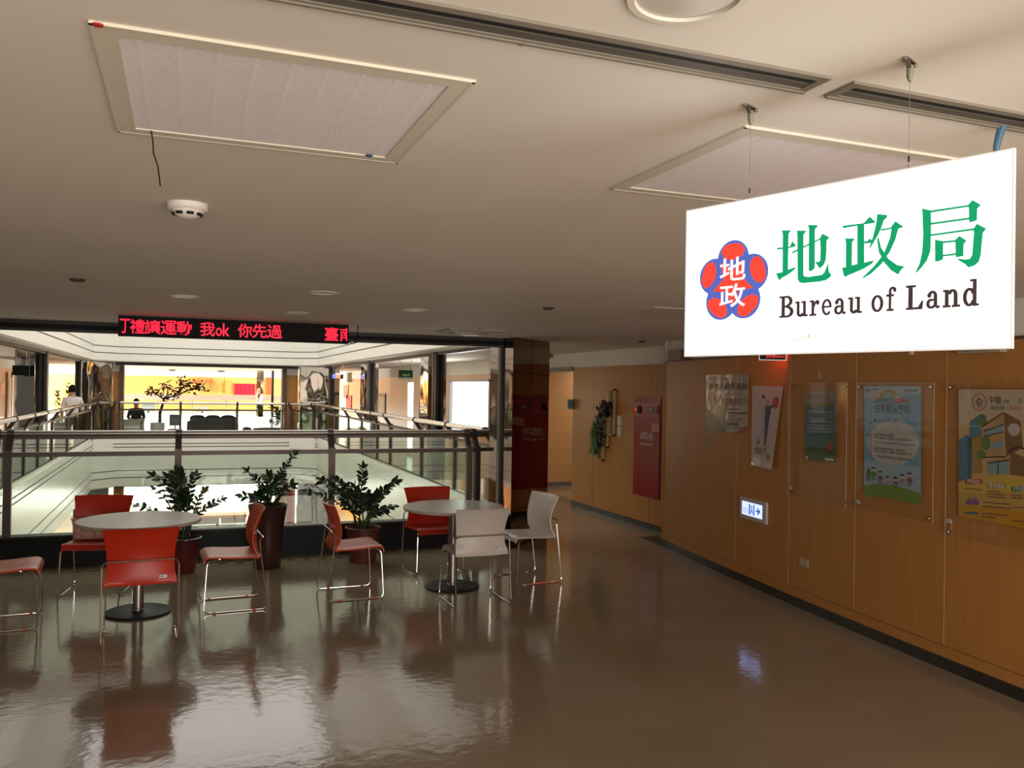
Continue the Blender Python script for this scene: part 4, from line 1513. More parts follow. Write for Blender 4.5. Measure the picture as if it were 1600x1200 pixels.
for s, xa, xb, ya, yb, m, wgt in (('市老人健保補助', 118, 553, 276, 195, INK, 0.03), ('看這裡就對了!', 262, 550, 440, 372, D3, 0.03)):
    a, b = onfr(fr, *k1([(xa, ya)])[0]), onfr(fr, *k1([(xb, yb)])[0])
    text(mb, fr, s, a[0], b[0], a[1], b[1], L * 2.5, m, weight=wgt)
lines(mb, fr, [k1(q) for q in (bar(320, 452, 482, 18), bar(330, 548, 522, 20, 0.02), bar(330, 420, 560, 8), bar(340, 490, 592, 8), bar(350, 480, 622, 7), bar(330, 520, 690, 6))], L, D1)
lines(mb, fr, [k1(q) for q in (bar(350, 545, 312, 30, 0.04),)], L, mat('print_tan', (0.38, 0.28, 0.2), 0.3))
o = mb.build('poster', smooth=0)
tag(o, 'wrinkled grey poster with a photo of a person, leftmost on the right wall', 'poster')
mb = MB()
mb.poly(fr, P(fr, k1([(400, 752), (440, 735), (545, 690), (545, 745), (400, 768)])), -0.004, mat('orange_paper', (0.36, 0.09, 0.02), 0.4), th=0.0008)
tag(mb.build('paper_strip', smooth=0), 'orange paper strip showing under the curled corner of the grey poster', 'paper')

# --- tall white poster, curling off the wall
fr = wall_frame(1175, 1224, 0.01)
k1 = cmap(1090, 570, 7.06)
TALLP = mat('white_glossy_poster', (0.60, 0.55, 0.54), 0.14)
mb = MB()
tl, tr, br, bl_ = [onfr(fr, *p) for p in k1([(603, 235), (943, 238), (850, 1150), (593, 1100)])]
grid = []
NN = 14


def tallpt(s, t):
    u = (tl[0] * (1 - s) + tr[0] * s) * (1 - t) + (bl_[0] * (1 - s) + br[0] * s) * t
    v = (tl[1] * (1 - s) + tr[1] * s) * (1 - t) + (bl_[1] * (1 - s) + br[1] * s) * t
    bow = -0.010 * math.sin(PI * t) * (1 - s) * 0 + 0.030 * (s ** 2) * t + 0.028 * max(0, t - 0.86) / 0.14 * math.sin(PI * s)
    return fr[0] + fr[1] * u + fr[2] * v + fr[3] * bow


grid = [[tallpt(i / NN, j / (NN * 2)) for j in range(NN * 2 + 1)] for i in range(NN + 1)]
mb.shell(grid, 0.0006, TALLP)


def tq(pts, lift, m):
    """print on the curled sheet: polygon in sheet coordinates"""
    V = [tallpt(s, t) + fr[3] * lift for s, t in pts]
    f = list(range(len(V)))
    mb.add(V, [f], m)


SK = mat('print_skin', (0.45, 0.25, 0.18), 0.4)
NV = mat('print_navy', (0.03, 0.04, 0.08), 0.4)
GY = mat('print_pale_grey', (0.42, 0.39, 0.39), 0.4)
PR = mat('print_red', (0.45, 0.015, 0.03), 0.35)
ci = lambda cx, cy, a, b, n=18: [(cx + a * math.cos(2 * PI * i / n), cy + b * math.sin(2 * PI * i / n)) for i in range(n)]
tq([(0.36, 0.24), (0.48, 0.24), (0.50, 0.72), (0.42, 0.72), (0.36, 0.46)], 0.001, GY)
tq([(0.17, 0.21), (0.22, 0.21), (0.36, 0.30), (0.36, 0.34)], 0.001, GY)
tq(ci(0.40, 0.15, 0.055, 0.026), 0.0012, SK)
tq(ci(0.40, 0.128, 0.055, 0.02), 0.0014, INK)
tq([(0.48, 0.24), (0.66, 0.24), (0.70, 0.30), (0.66, 0.42), (0.62, 0.70), (0.53, 0.70), (0.50, 0.42)], 0.0014, NV)
tq([(0.52, 0.70), (0.60, 0.70), (0.61, 0.735), (0.53, 0.74)], 0.0014, INK)
tq([(0.64, 0.24), (0.82, 0.21), (0.82, 0.23), (0.68, 0.28)], 0.0016, NV)
tq(ci(0.565, 0.20, 0.05, 0.03), 0.0016, SK)
tq([(0.52, 0.19), (0.565, 0.165), (0.62, 0.19), (0.57, 0.18)], 0.0018, PR)
tq(ci(0.83, 0.20, 0.11, 0.075, 24), 0.0012, PR)
tq([(0.22, 0.64), (0.37, 0.70), (0.24, 0.75)], 0.0012, PR)
for yy in (0.075, 0.11, 0.145):
    tq([(0.07, yy), (0.26, yy), (0.26, yy + 0.008), (0.07, yy + 0.008)], 0.001, GY)


def ttext(s, s0, s1, t0, t1, m):
    v, f = glyphs(s, 0.02)
    xs, ys2 = [p[0] for p in v], [p[1] for p in v]
    V = []
    for x, y in v:
        a = s0 + (s1 - s0) * (x - min(xs)) / (max(xs) - min(xs))
        b = t1 + (t0 - t1) * (y - min(ys2)) / (max(ys2) - min(ys2))
        V.append(tallpt(a, b) + fr[3] * 0.002)
    mb.add(V, f, m)


ttext('性別', 0.16, 0.46, 0.76, 0.85, INK)
ttext('平', 0.48, 0.68, 0.76, 0.85, PR)
ttext('等', 0.66, 0.86, 0.83, 0.92, INK)
o = mb.build('poster', smooth=60)
tag(o, 'tall white glossy poster curling off the wall with two printed dancers and a red disc', 'poster')

# --- acrylic holders with posters
BOLT = mat('standoff_chrome', (0.55, 0.5, 0.46), 0.15, metal=1.0)
TAGW = mat('label_white', (0.6, 0.58, 0.55), 0.4)


def holder(fr, quad_px, label, right_strip=False, tag_px=None, bolts=(0, 1, 2, 3)):
    q = P(fr, quad_px)
    u0, u1 = (q[0][0] + q[3][0]) / 2, (q[1][0] + q[2][0]) / 2
    v1, v0 = (q[0][1] + q[1][1]) / 2, (q[2][1] + q[3][1]) / 2
    org = fr[0] + fr[1] * u0 + ZV * v0
    root = thing('acrylic_poster_holder', label, 'poster holder', org, group='clear poster holders on the wood wall')
    lf_ = local(fr, org)
    O, U, V, N = lf_
    mb = MB()
    mb.obox(O + U * u0 + V * v0 + N * 0.016, U * (u1 - u0), N * 0.003, V * (v1 - v0), ACRYL)
    mb.build('clear_sheet', root, smooth=0)
    ac = mat('acrylic_edge', (0.50, 0.36, 0.22), 0.15)
    mb = MB()
    for uu in (u0, u1):
        mb.obox(O + U * (uu - 0.001) + V * v0 + N * 0.0155, U * 0.002, N * 0.004, V * (v1 - v0), ac)
    for vv in (v0, v1):
        mb.obox(O + U * u0 + V * (vv - 0.001) + N * 0.0155, U * (u1 - u0), N * 0.004, V * 0.002, ac)
    mb.build('sheet_edge', root, smooth=0)
    e = 0.03
    cn = [(u0 + e, v1 - e), (u1 - e, v1 - e), (u1 - e, v0 + e), (u0 + e, v0 + e)]
    for k in bolts:
        uu, vv = cn[k]
        mb = MB()
        c0 = O + U * uu + V * vv
        mb.tube([c0 - N * 0.008, c0 + N * 0.022, c0 + N * 0.026], [0.009, 0.009, 0.006], BOLT, n=14)
        mb.build('standoff_bolt', root)
    if tag_px:
        a = onfr(fr, *tag_px)
        mb = MB()
        mb.obox(O + U * (a[0] - 0.022) + V * (a[1] - 0.012) + N * 0.020, U * 0.05, N * 0.0008, V * 0.024, TAGW)
        mb.obox(O + U * (a[0] - 0.018) + V * (a[1] - 0.006) + N * 0.0209, U * 0.028, N * 0.0004, V * 0.008, mat('label_print', (0.3, 0.28, 0.26), 0.5))
        t = mb.build('property_label', root, smooth=0)
        t['label'] = 'small white property label'
    return root


k2 = cmap(1220, 580, 4.615)
# left holder: dark blue-green landscape poster
fr = wall_frame(1234, 1325, 0.012)
holder(fr, k2([(70, 85), (487, 83), (487, 972), (66, 900)]), 'clear acrylic poster holder with a small blue-green poster, left of the three', tag_px=k2([(82, 840)])[0])
mb = MB()
mb.poly(fr, P(fr, k2([(178, 150), (397, 140), (397, 655), (183, 640)])), 0.007, mat('poster_blue_dark', (0.035, 0.085, 0.115), 0.35), th=0.0006)
lines(mb, fr, [k2(q) for q in ([(178, 150), (397, 140), (397, 235), (178, 245)],)], 0.0078, mat('poster_tan', (0.30, 0.25, 0.2), 0.4))
lines(mb, fr, [k2(q) for q in ([(182, 232), (397, 222), (397, 250), (182, 258)],)], 0.0084, mat('poster_olive', (0.16, 0.13, 0.04), 0.4))
lines(mb, fr, [k2(q) for q in ([(182, 460), (395, 465), (395, 560), (182, 545)],)], 0.0078, mat('poster_teal', (0.06, 0.16, 0.15), 0.4))
lines(mb, fr, [k2(q) for q in ([(183, 555), (240, 545), (330, 560), (395, 545), (395, 655), (183, 640)],)], 0.0084, mat('poster_dark_green', (0.05, 0.09, 0.03), 0.4))
lines(mb, fr, [k2(q) for q in ([(348, 505), (368, 505), (372, 570), (344, 570)],)], 0.009, PR)
lines(mb, fr, [k2(q) for q in ([(350, 480), (366, 480), (366, 500), (350, 500)], [(348, 570), (368, 572), (366, 600), (350, 600)])], 0.009, INK)
PL = mat('poster_pale_line', (0.2, 0.27, 0.3), 0.4)
lines(mb, fr, [k2(q) for q in (bar(195, 375, 285, 9, .02), bar(195, 230, 333, 8), bar(195, 370, 355, 9, .04), bar(195, 360, 382, 9, .04), bar(195, 380, 405, 9, .04), bar(200, 370, 432, 8, .03))], 0.0084, PL)
lines(mb, fr, [k2(q) for q in (bar(188, 203, 612, 24), bar(325, 388, 625, 16, 0.1))], 0.009, PAPER)
a, b = onfr(fr, *k2([(192, 222)])[0]), onfr(fr, *k2([(360, 165)])[0])
text(mb, fr, '不再煩惱就找我', a[0], b[0], a[1], b[1], 0.0085, D3, weight=0.03)
tag(mb.build('poster', smooth=0), 'small blue-green poster inside the left acrylic holder', 'poster')

# middle holder: light blue rental poster
fr = wall_frame(1340, 1462, 0.012)
holder(fr, k2([(556, 85), (1116, 80), (1116, 1098), (554, 985)]), 'clear acrylic poster holder with a light blue poster, middle of the three', tag_px=k2([(572, 942)])[0])
mb = MB()
k = k2
mb.poly(fr, P(fr, k([(608, 107), (1017, 107), (1015, 960), (608, 890)])), 0.007, mat('poster_sky_blue', (0.17, 0.36, 0.50), 0.35), th=0.0006)
lines(mb, fr, [k(q) for q in ([(608, 107), (1017, 107), (1017, 165), (608, 195)],)], 0.0077, mat('poster_sky_pale', (0.33, 0.45, 0.50), 0.35))
lines(mb, fr, [k(q) for q in ([(608, 640), (1017, 690), (1017, 900), (608, 880)],)], 0.0077, mat('poster_sky_low', (0.30, 0.42, 0.52), 0.35))
lines(mb, fr, [k(q) for q in ([(608, 822), (700, 812), (820, 822), (930, 850), (1015, 880), (1015, 960), (608, 890)],)], 0.0082, mat('poster_grass', (0.16, 0.26, 0.045), 0.4))
ov = [(817 + 186 * math.cos(2 * PI * i / 40), 520 + 162 * math.sin(2 * PI * i / 40)) for i in range(40)]
lines(mb, fr, [k(ov)], 0.0082, mat('poster_pale_bubble', (0.46, 0.46, 0.43), 0.35))
for r, m in ((62, mat('rainbow_red', (0.45, 0.14, 0.07), .4)), (52, mat('rainbow_yellow', (0.5, 0.36, 0.1), .4)), (43, mat('rainbow_green', (0.2, 0.35, 0.2), .4))):
    arc = [(785 + r * 1.1 * math.cos(PI * i / 16), 195 - r * math.sin(PI * i / 16)) for i in range(17)] + [(785 + (r - 10) * 1.1 * math.cos(PI * i / 16), 195 - (r - 10) * math.sin(PI * i / 16)) for i in range(16, -1, -1)]
    for i in range(16):
        lines(mb, fr, [k([arc[i], arc[i + 1], arc[32 - i], arc[33 - i]])], 0.0083, m)
for cx, cy, r, m in ((675, 185, 28, mat('cloud_pink', (0.55, 0.42, 0.38), .4)), (705, 190, 20, MATS['cloud_pink']), (632, 138, 15, mat('logo_green', (0.1, 0.25, 0.06), .4)), (850, 195, 22, MATS['cloud_pink'])):
    lines(mb, fr, [k([(cx + r * math.cos(2 * PI * i / 16), cy + r * math.sin(2 * PI * i / 16)) for i in range(16)])], 0.0084, m)
lines(mb, fr, [k(q) for q in (bar(655, 708, 128, 7), bar(925, 1000, 135, 9), [(897, 140), (910, 122), (922, 140), (918, 146), (901, 146)])], 0.009, D1)
for s, xa, xb, ya, yb, m in (('109.9.1', 688, 800, 225, 194, INK), ('起實施新', 812, 936, 232, 196, mat('print_orange_red', (0.5, 0.07, 0.02), .4)), ('住宅租賃契約', 684, 940, 298, 240, mat('print_title_green', (0.03, 0.10, 0.03), .4))):
    a, b = onfr(fr, *k([(xa, ya)])[0]), onfr(fr, *k([(xb, yb)])[0])
    text(mb, fr, s, a[0], b[0], a[1], b[1], 0.0092, m, weight=0.035)
for i, (xa, xb, yy) in enumerate(((682, 822, 458), (682, 955, 492), (682, 985, 528), (682, 905, 566), (682, 955, 592), (682, 950, 632))):
    a, b = onfr(fr, *k([(xa, yy + 14)])[0]), onfr(fr, *k([(xb, yy)])[0])
    text(mb, fr, ['租屋權益有保障', '契約書應記載事項說明清楚明白', '不得約定拋棄契約審閱權及押金', '租金與修繕責任要寫明', '住宅出租人應提供證明文件', '爭議處理與租金補貼說明'][i], a[0], b[0], b[1] - 0.018, b[1], 0.0092, D1, weight=0.015)
for i, s in enumerate('契約重點說明'):
    a = onfr(fr, *k([(650, 470 + i * 29)])[0])
    text(mb, fr, s, a[0], a[0] + 0.018, a[1] - 0.002, a[1] + 0.02, 0.0092, D3, weight=0.03)
FIG = [(675, 700, 'g'), (725, 728, 'p'), (778, 765, 'k'), (835, 772, 'b'), (884, 752, 'o'), (937, 742, 'r')]
FC = {'g': (0.08, 0.2, 0.05), 'p': (0.2, 0.14, 0.25), 'k': (0.45, 0.25, 0.25), 'b': (0.12, 0.13, 0.2), 'o': (0.45, 0.16, 0.08), 'r': (0.25, 0.08, 0.1)}
for cx, cy, cn_ in FIG:
    m = mat('figure_' + {'g': 'green', 'p': 'purple', 'k': 'pink', 'b': 'blue', 'o': 'orange', 'r': 'maroon'}[cn_], FC[cn_], .4)
    h = 90 if cn_ in 'gpr' else 62
    lines(mb, fr, [k([(cx - 10, cy + 22), (cx + 10, cy + 22), (cx + 16, cy + h * 0.65), (cx - 16, cy + h * 0.65)]), k([(cx - 10, cy + h * 0.65), (cx - 3, cy + h * 0.65), (cx - 4, cy + h), (cx - 10, cy + h)]), k([(cx + 3, cy + h * 0.65), (cx + 10, cy + h * 0.65), (cx + 10, cy + h), (cx + 4, cy + h)])], 0.009, m)
    lines(mb, fr, [k([(cx - 10, cy + 26), (cx - 26, cy + 46), (cx - 22, cy + 50), (cx - 8, cy + 36)]), k([(cx + 10, cy + 26), (cx + 26, cy + 46), (cx + 22, cy + 50), (cx + 8, cy + 36)])], 0.0088, m)
    lines(mb, fr, [k([(cx + 15 * math.cos(2 * PI * i / 14), cy + 8 + 16 * math.sin(2 * PI * i / 14)) for i in range(14)])], 0.0095, mat('figure_face', (0.55, 0.45, 0.4), .4))
    lines(mb, fr, [k([(cx + 17 * math.cos(PI + PI * i / 10), cy + 4 + 16 * math.sin(PI + PI * i / 10)) for i in range(11)])], 0.010, INK)
lines(mb, fr, [k([(640 + 17 * math.cos(2 * PI * i / 14), 745 + 50 * math.sin(2 * PI * i / 14)) for i in range(14)])], 0.0087, MATS['figure_green'])
for cx, cy in ((685, 352), (785, 342), (840, 348), (922, 340), (655, 372)):
    lines(mb, fr, [k([(cx + 9 * math.cos(2 * PI * i / 10), cy + 8 * math.sin(2 * PI * i / 10)) for i in range(10)])], 0.009, D1)
for i, (x_, y_) in enumerate(((630, 878), (740, 882), (775, 872), (830, 885), (890, 895), (935, 902))):
    lines(mb, fr, [k(bar(x_ - 12, x_ + 12, y_, 4))], 0.009, D1)
tag(mb.build('poster', smooth=0), 'light blue poster with a rainbow and six cartoon children inside the middle holder', 'poster')

# right holder: yellow poster with buildings
k3 = cmap(1460, 580, 4.0)
fr = wall_frame(1484, 1600, 0.012)
holder(fr, [(1483, 597), (1668, 598), (1668, 890), (1480, 826)], 'clear acrylic poster holder with a yellow poster, cut by the right edge', tag_px=k3([(105, 935)])[0], bolts=(0, 3))
mb = MB()
quad = k3([(157, 113), (700, 115), (700, 1010), (157, 905)])
mb.poly(fr, P(fr, quad), 0.007, mat('poster_yellow', (0.50, 0.32, 0.08), 0.35), th=0.0006)
lines(mb, fr, [k3(q) for q in ([(157, 113), (700, 115), (700, 300), (157, 330)],)], 0.0077, mat('poster_cream', (0.52, 0.42, 0.30), 0.35))
lines(mb, fr, [k3(q) for q in ([(157, 330), (700, 300), (700, 700), (157, 700)],)], 0.0077, mat('poster_peach', (0.52, 0.36, 0.17), 0.35))
lines(mb, fr, [k3(q) for q in ([(157, 830), (340, 850), (700, 900), (700, 1010), (157, 905)],)], 0.0078, mat('poster_deep_yellow', (0.52, 0.26, 0.02), 0.35))
BB1, BB2 = mat('poster_building_blue', (0.10, 0.20, 0.27), .4), mat('poster_building_dark', (0.07, 0.13, 0.19), .4)
lines(mb, fr, [k3(q) for q in ([(157, 430), (212, 395), (212, 690), (157, 690)], [(225, 315), (300, 265), (300, 480), (225, 480)])], 0.0082, BB1)
lines(mb, fr, [k3(q) for q in ([(212, 395), (245, 430), (240, 690), (212, 690)], [(300, 265), (330, 280), (330, 480), (300, 480)])], 0.0082, BB2)
lines(mb, fr, [k3([(170 + 20 * i, 470 + 30 * j), (178 + 20 * i, 466 + 30 * j), (178 + 20 * i, 476 + 30 * j), (170 + 20 * i, 480 + 30 * j)]) for i in range(2) for j in range(6)], 0.0088, BB2)
lines(mb, fr, [k3(q) for q in ([(240, 420), (300, 400), (310, 640), (245, 640)],)], 0.0084, mat('poster_building_ochre', (0.36, 0.22, 0.05), .4))
TN, BR, DK = mat('poster_tan_wall', (0.42, 0.27, 0.12), .4), mat('poster_brown_wall', (0.20, 0.11, 0.055), .4), mat('poster_outline', (0.05, 0.03, 0.02), .4)
WB = mat('poster_window_blue', (0.22, 0.32, 0.36), .4)
lines(mb, fr, [k3(q) for q in ([(300, 345), (440, 255), (440, 535), (310, 530)], [(330, 560), (480, 540), (480, 670), (345, 650)])], 0.0086, TN)
lines(mb, fr, [k3(q) for q in ([(440, 255), (545, 310), (560, 480), (455, 535)], [(480, 500), (700, 590), (700, 720), (480, 665)])], 0.0086, BR)
lines(mb, fr, [k3(q) for q in ([(318, 380), (440, 335), (440, 375), (325, 405)], [(345, 455), (440, 430), (440, 475), (350, 490)], [(345, 575), (402, 568), (402, 645), (352, 645)], [(410, 567), (472, 560), (472, 662), (410, 650)])], 0.0092, WB)
lines(mb, fr, [k3(q) for q in ([(300, 345), (440, 255), (440, 262), (305, 352)], [(315, 372), (442, 328), (442, 336), (318, 380)], [(312, 535), (455, 530), (455, 540), (312, 542)], [(318, 405), (440, 376), (440, 382), (318, 412)], [(403, 567), (409, 567), (409, 650), (403, 650)], [(470, 500), (530, 465), (700, 540), (700, 550), (530, 475), (474, 508)], [(345, 570), (475, 550), (475, 558), (345, 578)])], 0.0096, DK)
lines(mb, fr, [k3([(505 + 38 * math.cos(2 * PI * i / 20), 365 + 40 * math.sin(2 * PI * i / 20)) for i in range(20)])], 0.0095, mat('poster_pale_round', (0.46, 0.42, 0.38), .4))
lines(mb, fr, [k3([(cx + rx * math.cos(2 * PI * i / 16), cy + ry * math.sin(2 * PI * i / 16)) for i in range(16)]) for cx, cy, rx, ry in ((305, 320, 32, 30), (330, 450, 30, 42), (300, 520, 28, 30))], 0.0094, mat('poster_bush', (0.13, 0.20, 0.05), .4))
hill = [(157, 690)] + [(157 + 543 * i / 12, 690 - 45 * math.sin(PI * i / 12)) for i in range(1, 12)] + [(700, 700), (700, 760), (157, 760)]
lines(mb, fr, [k3(hill)], 0.0098, mat('poster_yellow_hill', (0.55, 0.38, 0.07), .4))
for (x0_, x1_, yy, m, s) in ((198, 310, 690, mat('pill_red', (0.40, 0.05, 0.04), .4), '3年免租稅'), (336, 458, 715, mat('pill_gold', (0.40, 0.26, 0.04), .4), '租金補助'), (488, 620, 735, mat('pill_green', (0.02, 0.17, 0.09), .4), '3年修繕')):
    q = [(x0_ + 16 - 16 * math.sin(PI * i / 8), yy - 17 * math.cos(PI * i / 8)) for i in range(9)]
    q2 = [(x1_ - 16 + 16 * math.sin(PI * i / 8), yy + 17 * math.cos(PI * i / 8)) for i in range(9)]
    lines(mb, fr, [k3(q + q2)], 0.0102, m)
    a, b = onfr(fr, *k3([(x0_ + 12, yy + 10)])[0]), onfr(fr, *k3([(x1_ - 12, yy - 10)])[0])
    text(mb, fr, s, a[0], b[0], a[1], b[1], 0.0108, PAPER, weight=0.03)
for (x0_, x1_, yy) in ((200, 305, 730), (340, 420, 745), (340, 450, 762), (340, 450, 780), (490, 560, 770), (490, 560, 786), (310, 480, 815), (310, 490, 840), (300, 470, 885), (300, 390, 905), (500, 600, 845), (500, 600, 930)):
    lines(mb, fr, [k3(bar(x0_, x1_, yy, 7, 0.08))], 0.0102, BR)
lines(mb, fr, [k3(q) for q in ([(200, 830), (225, 790), (245, 805), (262, 785), (288, 815), (285, 838)],)], 0.0102, mat('poster_purple', (0.22, 0.10, 0.22), .4))
lines(mb, fr, [k3(q) for q in (bar(198, 280, 878, 14, 0.03),)], 0.0102, BB2)
rg = [(288 + 45 * math.cos(2 * PI * i / 28), 193 + 53 * math.sin(2 * PI * i / 28)) for i in range(28)]
ri = [(288 + 41 * math.cos(2 * PI * i / 28), 193 + 49 * math.sin(2 * PI * i / 28)) for i in range(28)]
lines(mb, fr, [k3([rg[i], rg[(i + 1) % 28], ri[(i + 1) % 28], ri[i]]) for i in range(28)], 0.009, PR)
lines(mb, fr, [k3([(262, 195), (288, 165), (315, 195), (308, 195), (288, 174), (269, 195)])], 0.009, D1)
for s, xa, xb, ya, yb, m in (('租', 270, 306, 222, 190, D1), ('包租', 350, 425, 203, 158, INK), ('代管', 430, 478, 200, 178, D2), ('3', 528, 552, 203, 165, mat('print_teal', (0.05, 0.28, 0.28), .4))):
    a, b = onfr(fr, *k3([(xa, ya)])[0]), onfr(fr, *k3([(xb, yb)])[0])
    text(mb, fr, s, a[0], b[0], a[1], b[1], 0.0092, m, weight=0.02)
for i in range(6):
    cx = 371 + 30 * i + (12 if i > 2 else 0)
    lines(mb, fr, [k3([(cx + 13 * math.cos(2 * PI * j / 14), 230 + 14 * math.sin(2 * PI * j / 14)) for j in range(14)])], 0.0092, mat('dot_green', (0.06, 0.16, 0.08), .4) if i < 3 else mat('dot_rose', (0.45, 0.12, 0.12), .4))
    a = onfr(fr, *k3([(cx - 8, 240)])[0])
    b = onfr(fr, *k3([(cx + 8, 220)])[0])
    text(mb, fr, '好安心租得放'[i], a[0], b[0], a[1], b[1], 0.0098, PAPER, weight=0.03)
tag(mb.build('poster', smooth=0), 'yellow poster with drawn buildings inside the right holder', 'poster')

# --- lit exit sign on the wall
fr = wall_frame(1158, 1202, 0.0)
kk = cmap(1140, 760, 17.14)
q = P(fr, kk([(330, 280), (1035, 410), (1025, 990), (325, 840)]))
u0, u1 = (q[0][0] + q[3][0]) / 2, (q[1][0] + q[2][0]) / 2
v1, v0 = (q[0][1] + q[1][1]) / 2, (q[2][1] + q[3][1]) / 2
org = fr[0] + fr[1] * u0 + ZV * v0
root = thing('exit_light_sign', 'small lit blue-white exit sign with an arrow, low on the wood wall', 'sign', org)
O, U, V, N = local(fr, org)
LW = mat('exit_lit_face', (0.6, 0.65, 0.9), 0.3, emit=(0.42, 0.50, 1.0), es=1.6)
LB = mat('exit_blue_print', (0.0, 0.08, 0.35), 0.3, emit=(0.0, 0.10, 0.55), es=0.6)
mb = MB()
mb.obox(O + U * u0 + V * v0 - N * 0.01, U * (u1 - u0), N * 0.032, V * (v1 - v0), mat('exit_case', (0.55, 0.5, 0.48), 0.4))
mb.build('case', root, smooth=0)
lfr = (O, U, V, N)
W_, H_ = u1 - u0, v1 - v0
mb = MB()
mb.rect(lfr, u0 + W_ * 0.09, u1 - W_ * 0.13, v0 + H_ * 0.18, v1 - H_ * 0.18, 0.0225, LW)
mb.build('lit_face', root, smooth=0)
mb = MB()
mb.rect(lfr, u0 + W_ * .37, u0 + W_ * .415, v0 + H_ * .25, v1 - H_ * .25, 0.0235, LB)
mb.rect(lfr, u0 + W_ * .54, u0 + W_ * .58, v0 + H_ * .25, v1 - H_ * .25, 0.0235, LB)
mb.poly(lfr, [(u0 + W_ * a, v0 + H_ * b) for a, b in ((.63, .47), (.72, .47), (.68, .35), (.72, .35), (.80, .50), (.72, .65), (.68, .65), (.72, .53), (.63, .53))], 0.0235, LB)
mb.ell(lfr, u0 + W_ * .475, v0 + H_ * .64, W_ * .022, W_ * .022, 0.0235, LB, n=12)
mb.poly(lfr, [(u0 + W_ * a, v0 + H_ * b) for a, b in ((.46, .60), (.49, .60), (.495, .48), (.53, .30), (.505, .30), (.475, .42), (.44, .30), (.42, .30), (.46, .47))], 0.0236, LB)
text(mb, lfr, '緊急出口', u0 + W_ * .14, u0 + W_ * .33, v0 + H_ * .41, v0 + H_ * .52, 0.0235, LB)
text(mb, lfr, 'EXIT', u0 + W_ * .14, u0 + W_ * .32, v0 + H_ * .28, v0 + H_ * .36, 0.0235, LB)
mb.build('lit_pictogram', root, smooth=0)
mb = MB()
mb.tube([O + U * (u0 + W_ * .4) + V * (v0 - 0.012) + N * 0.01, O + U * (u0 + W_ * .4) + V * v0 + N * 0.01], 0.004, BLACK, n=8)
mb.build('test_button', root)


def wall_plate(pxq, label, name='wall_plate', cat='wall plate', m=None, th=0.008, off=0.0, fr=None, group=None):
    fr = fr or wall_frame(pxq[0][0], pxq[1][0], off)
    q = P(fr, pxq)
    u0, u1 = (q[0][0] + q[3][0]) / 2, (q[1][0] + q[2][0]) / 2
    v1, v0 = (q[0][1] + q[1][1]) / 2, (q[2][1] + q[3][1]) / 2
    org = fr[0] + fr[1] * u0 + ZV * v0
    mb = MB()
    O, U, V, N = local(fr, org)
    mb.obox(O + U * u0 + V * v0 - N * 0.004, U * (u1 - u0), N * (th + 0.004), V * (v1 - v0), m or mat('plate_beige', (0.42, 0.36, 0.27), 0.4))
    o = mb.build(name, smooth=0)
    o.location = org
    return tag(o, label, cat, group)


wall_plate([(1104.5, 684), (1113, 685), (1113, 694.5), (1104.5, 693)], 'small blank wall plate under the grey poster', m=mat('plate_brown', (0.22, 0.15, 0.09), 0.4))
o = wall_plate([(1250, 871), (1263, 874.5), (1263, 887), (1250, 882.5)], 'beige socket plate low on the wood wall under the left acrylic holder', name='socket_plate', cat='socket')
wall_plate([(1282.5, 582), (1284.5, 582), (1284.5, 591), (1282.5, 591)], 'tiny metal hook on the wall above the left acrylic holder', name='wall_hook', cat='hook', m=STEEL, th=0.02)
wall_plate([(1423, 548), (1427.5, 548), (1427.5, 554), (1423, 554)], 'tiny pale hook on the wall above the middle acrylic holder', name='wall_hook', cat='hook', m=PAPER, th=0.02)

# red-lit notice under the hanging sign
pA = wall_hit(1228, 552)
d = ray(1206, 550)
ctr = EYE + d * ((pA - EYE).length / d.length * 0.985)
nx = Vector((0.86, -0.50, 0)).normalized()
fr = (Vector((ctr.x, ctr.y, 0)), Vector((0.9285, -0.3714, 0)), ZV.copy(), Vector((-0.3714, -0.9285, 0)))
q = P(fr, [(1185, 540), (1228, 540), (1228, 563.5), (1185, 565)])
u0, u1, v0, v1 = q[0][0], q[1][0], q[2][1], q[0][1] + 0.04
org = fr[0] + ZV * v0
root = thing('lit_notice', 'small black notice with glowing red writing and white rim, just under the hanging sign', 'sign', org)
O, U, V, N = local(fr, org)
RIM = mat('notice_rim', (0.7, 0.65, 0.62), 0.4, emit=(0.8, 0.7, 0.66), es=0.5)
REDT = mat('notice_red_text', (0.3, 0.01, 0.01), 0.4, emit=(1.0, 0.03, 0.015), es=1.0)
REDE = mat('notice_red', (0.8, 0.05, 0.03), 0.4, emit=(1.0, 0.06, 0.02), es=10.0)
mb = MB()
mb.obox(O + U * u0 + V * v0 - N * 0.02, U * (u1 - u0), N * 0.04, V * (v1 - v0), BLACK)
mb.build('panel', root, smooth=0)
mb = MB()
r = 0.006
for (a, b, c_, d_) in ((u0, u1, v0, v0 + r), (u0, u1, v1 - r, v1), (u0, u0 + r, v0, v1), (u1 - r, u1, v0, v1)):
    mb.rect((O, U, V, N), a, b, c_, d_, 0.0205, RIM)
mb.build('rim', root, smooth=0)
mb = MB()
text(mb, (O, U, V, N), '洗手間', u0 + 0.06, u0 + (u1 - u0) * 0.58, v0 + 0.02, v0 + 0.055, 0.021, REDT, weight=0.02)
text(mb, (O, U, V, N), 'Restroom', u0 + (u1 - u0) * 0.6, u1 - 0.015, v0 + 0.024, v0 + 0.046, 0.021, REDT, weight=0.02)
mb.build('lit_writing', root, smooth=0)
mb = MB()
for uu in (u0 + 0.03, u1 - 0.03):
    mb.tube([O + U * uu + V * v1, O + U * uu + V * CZ], 0.004, STEEL, n=6)
mb.build('hanger', root)
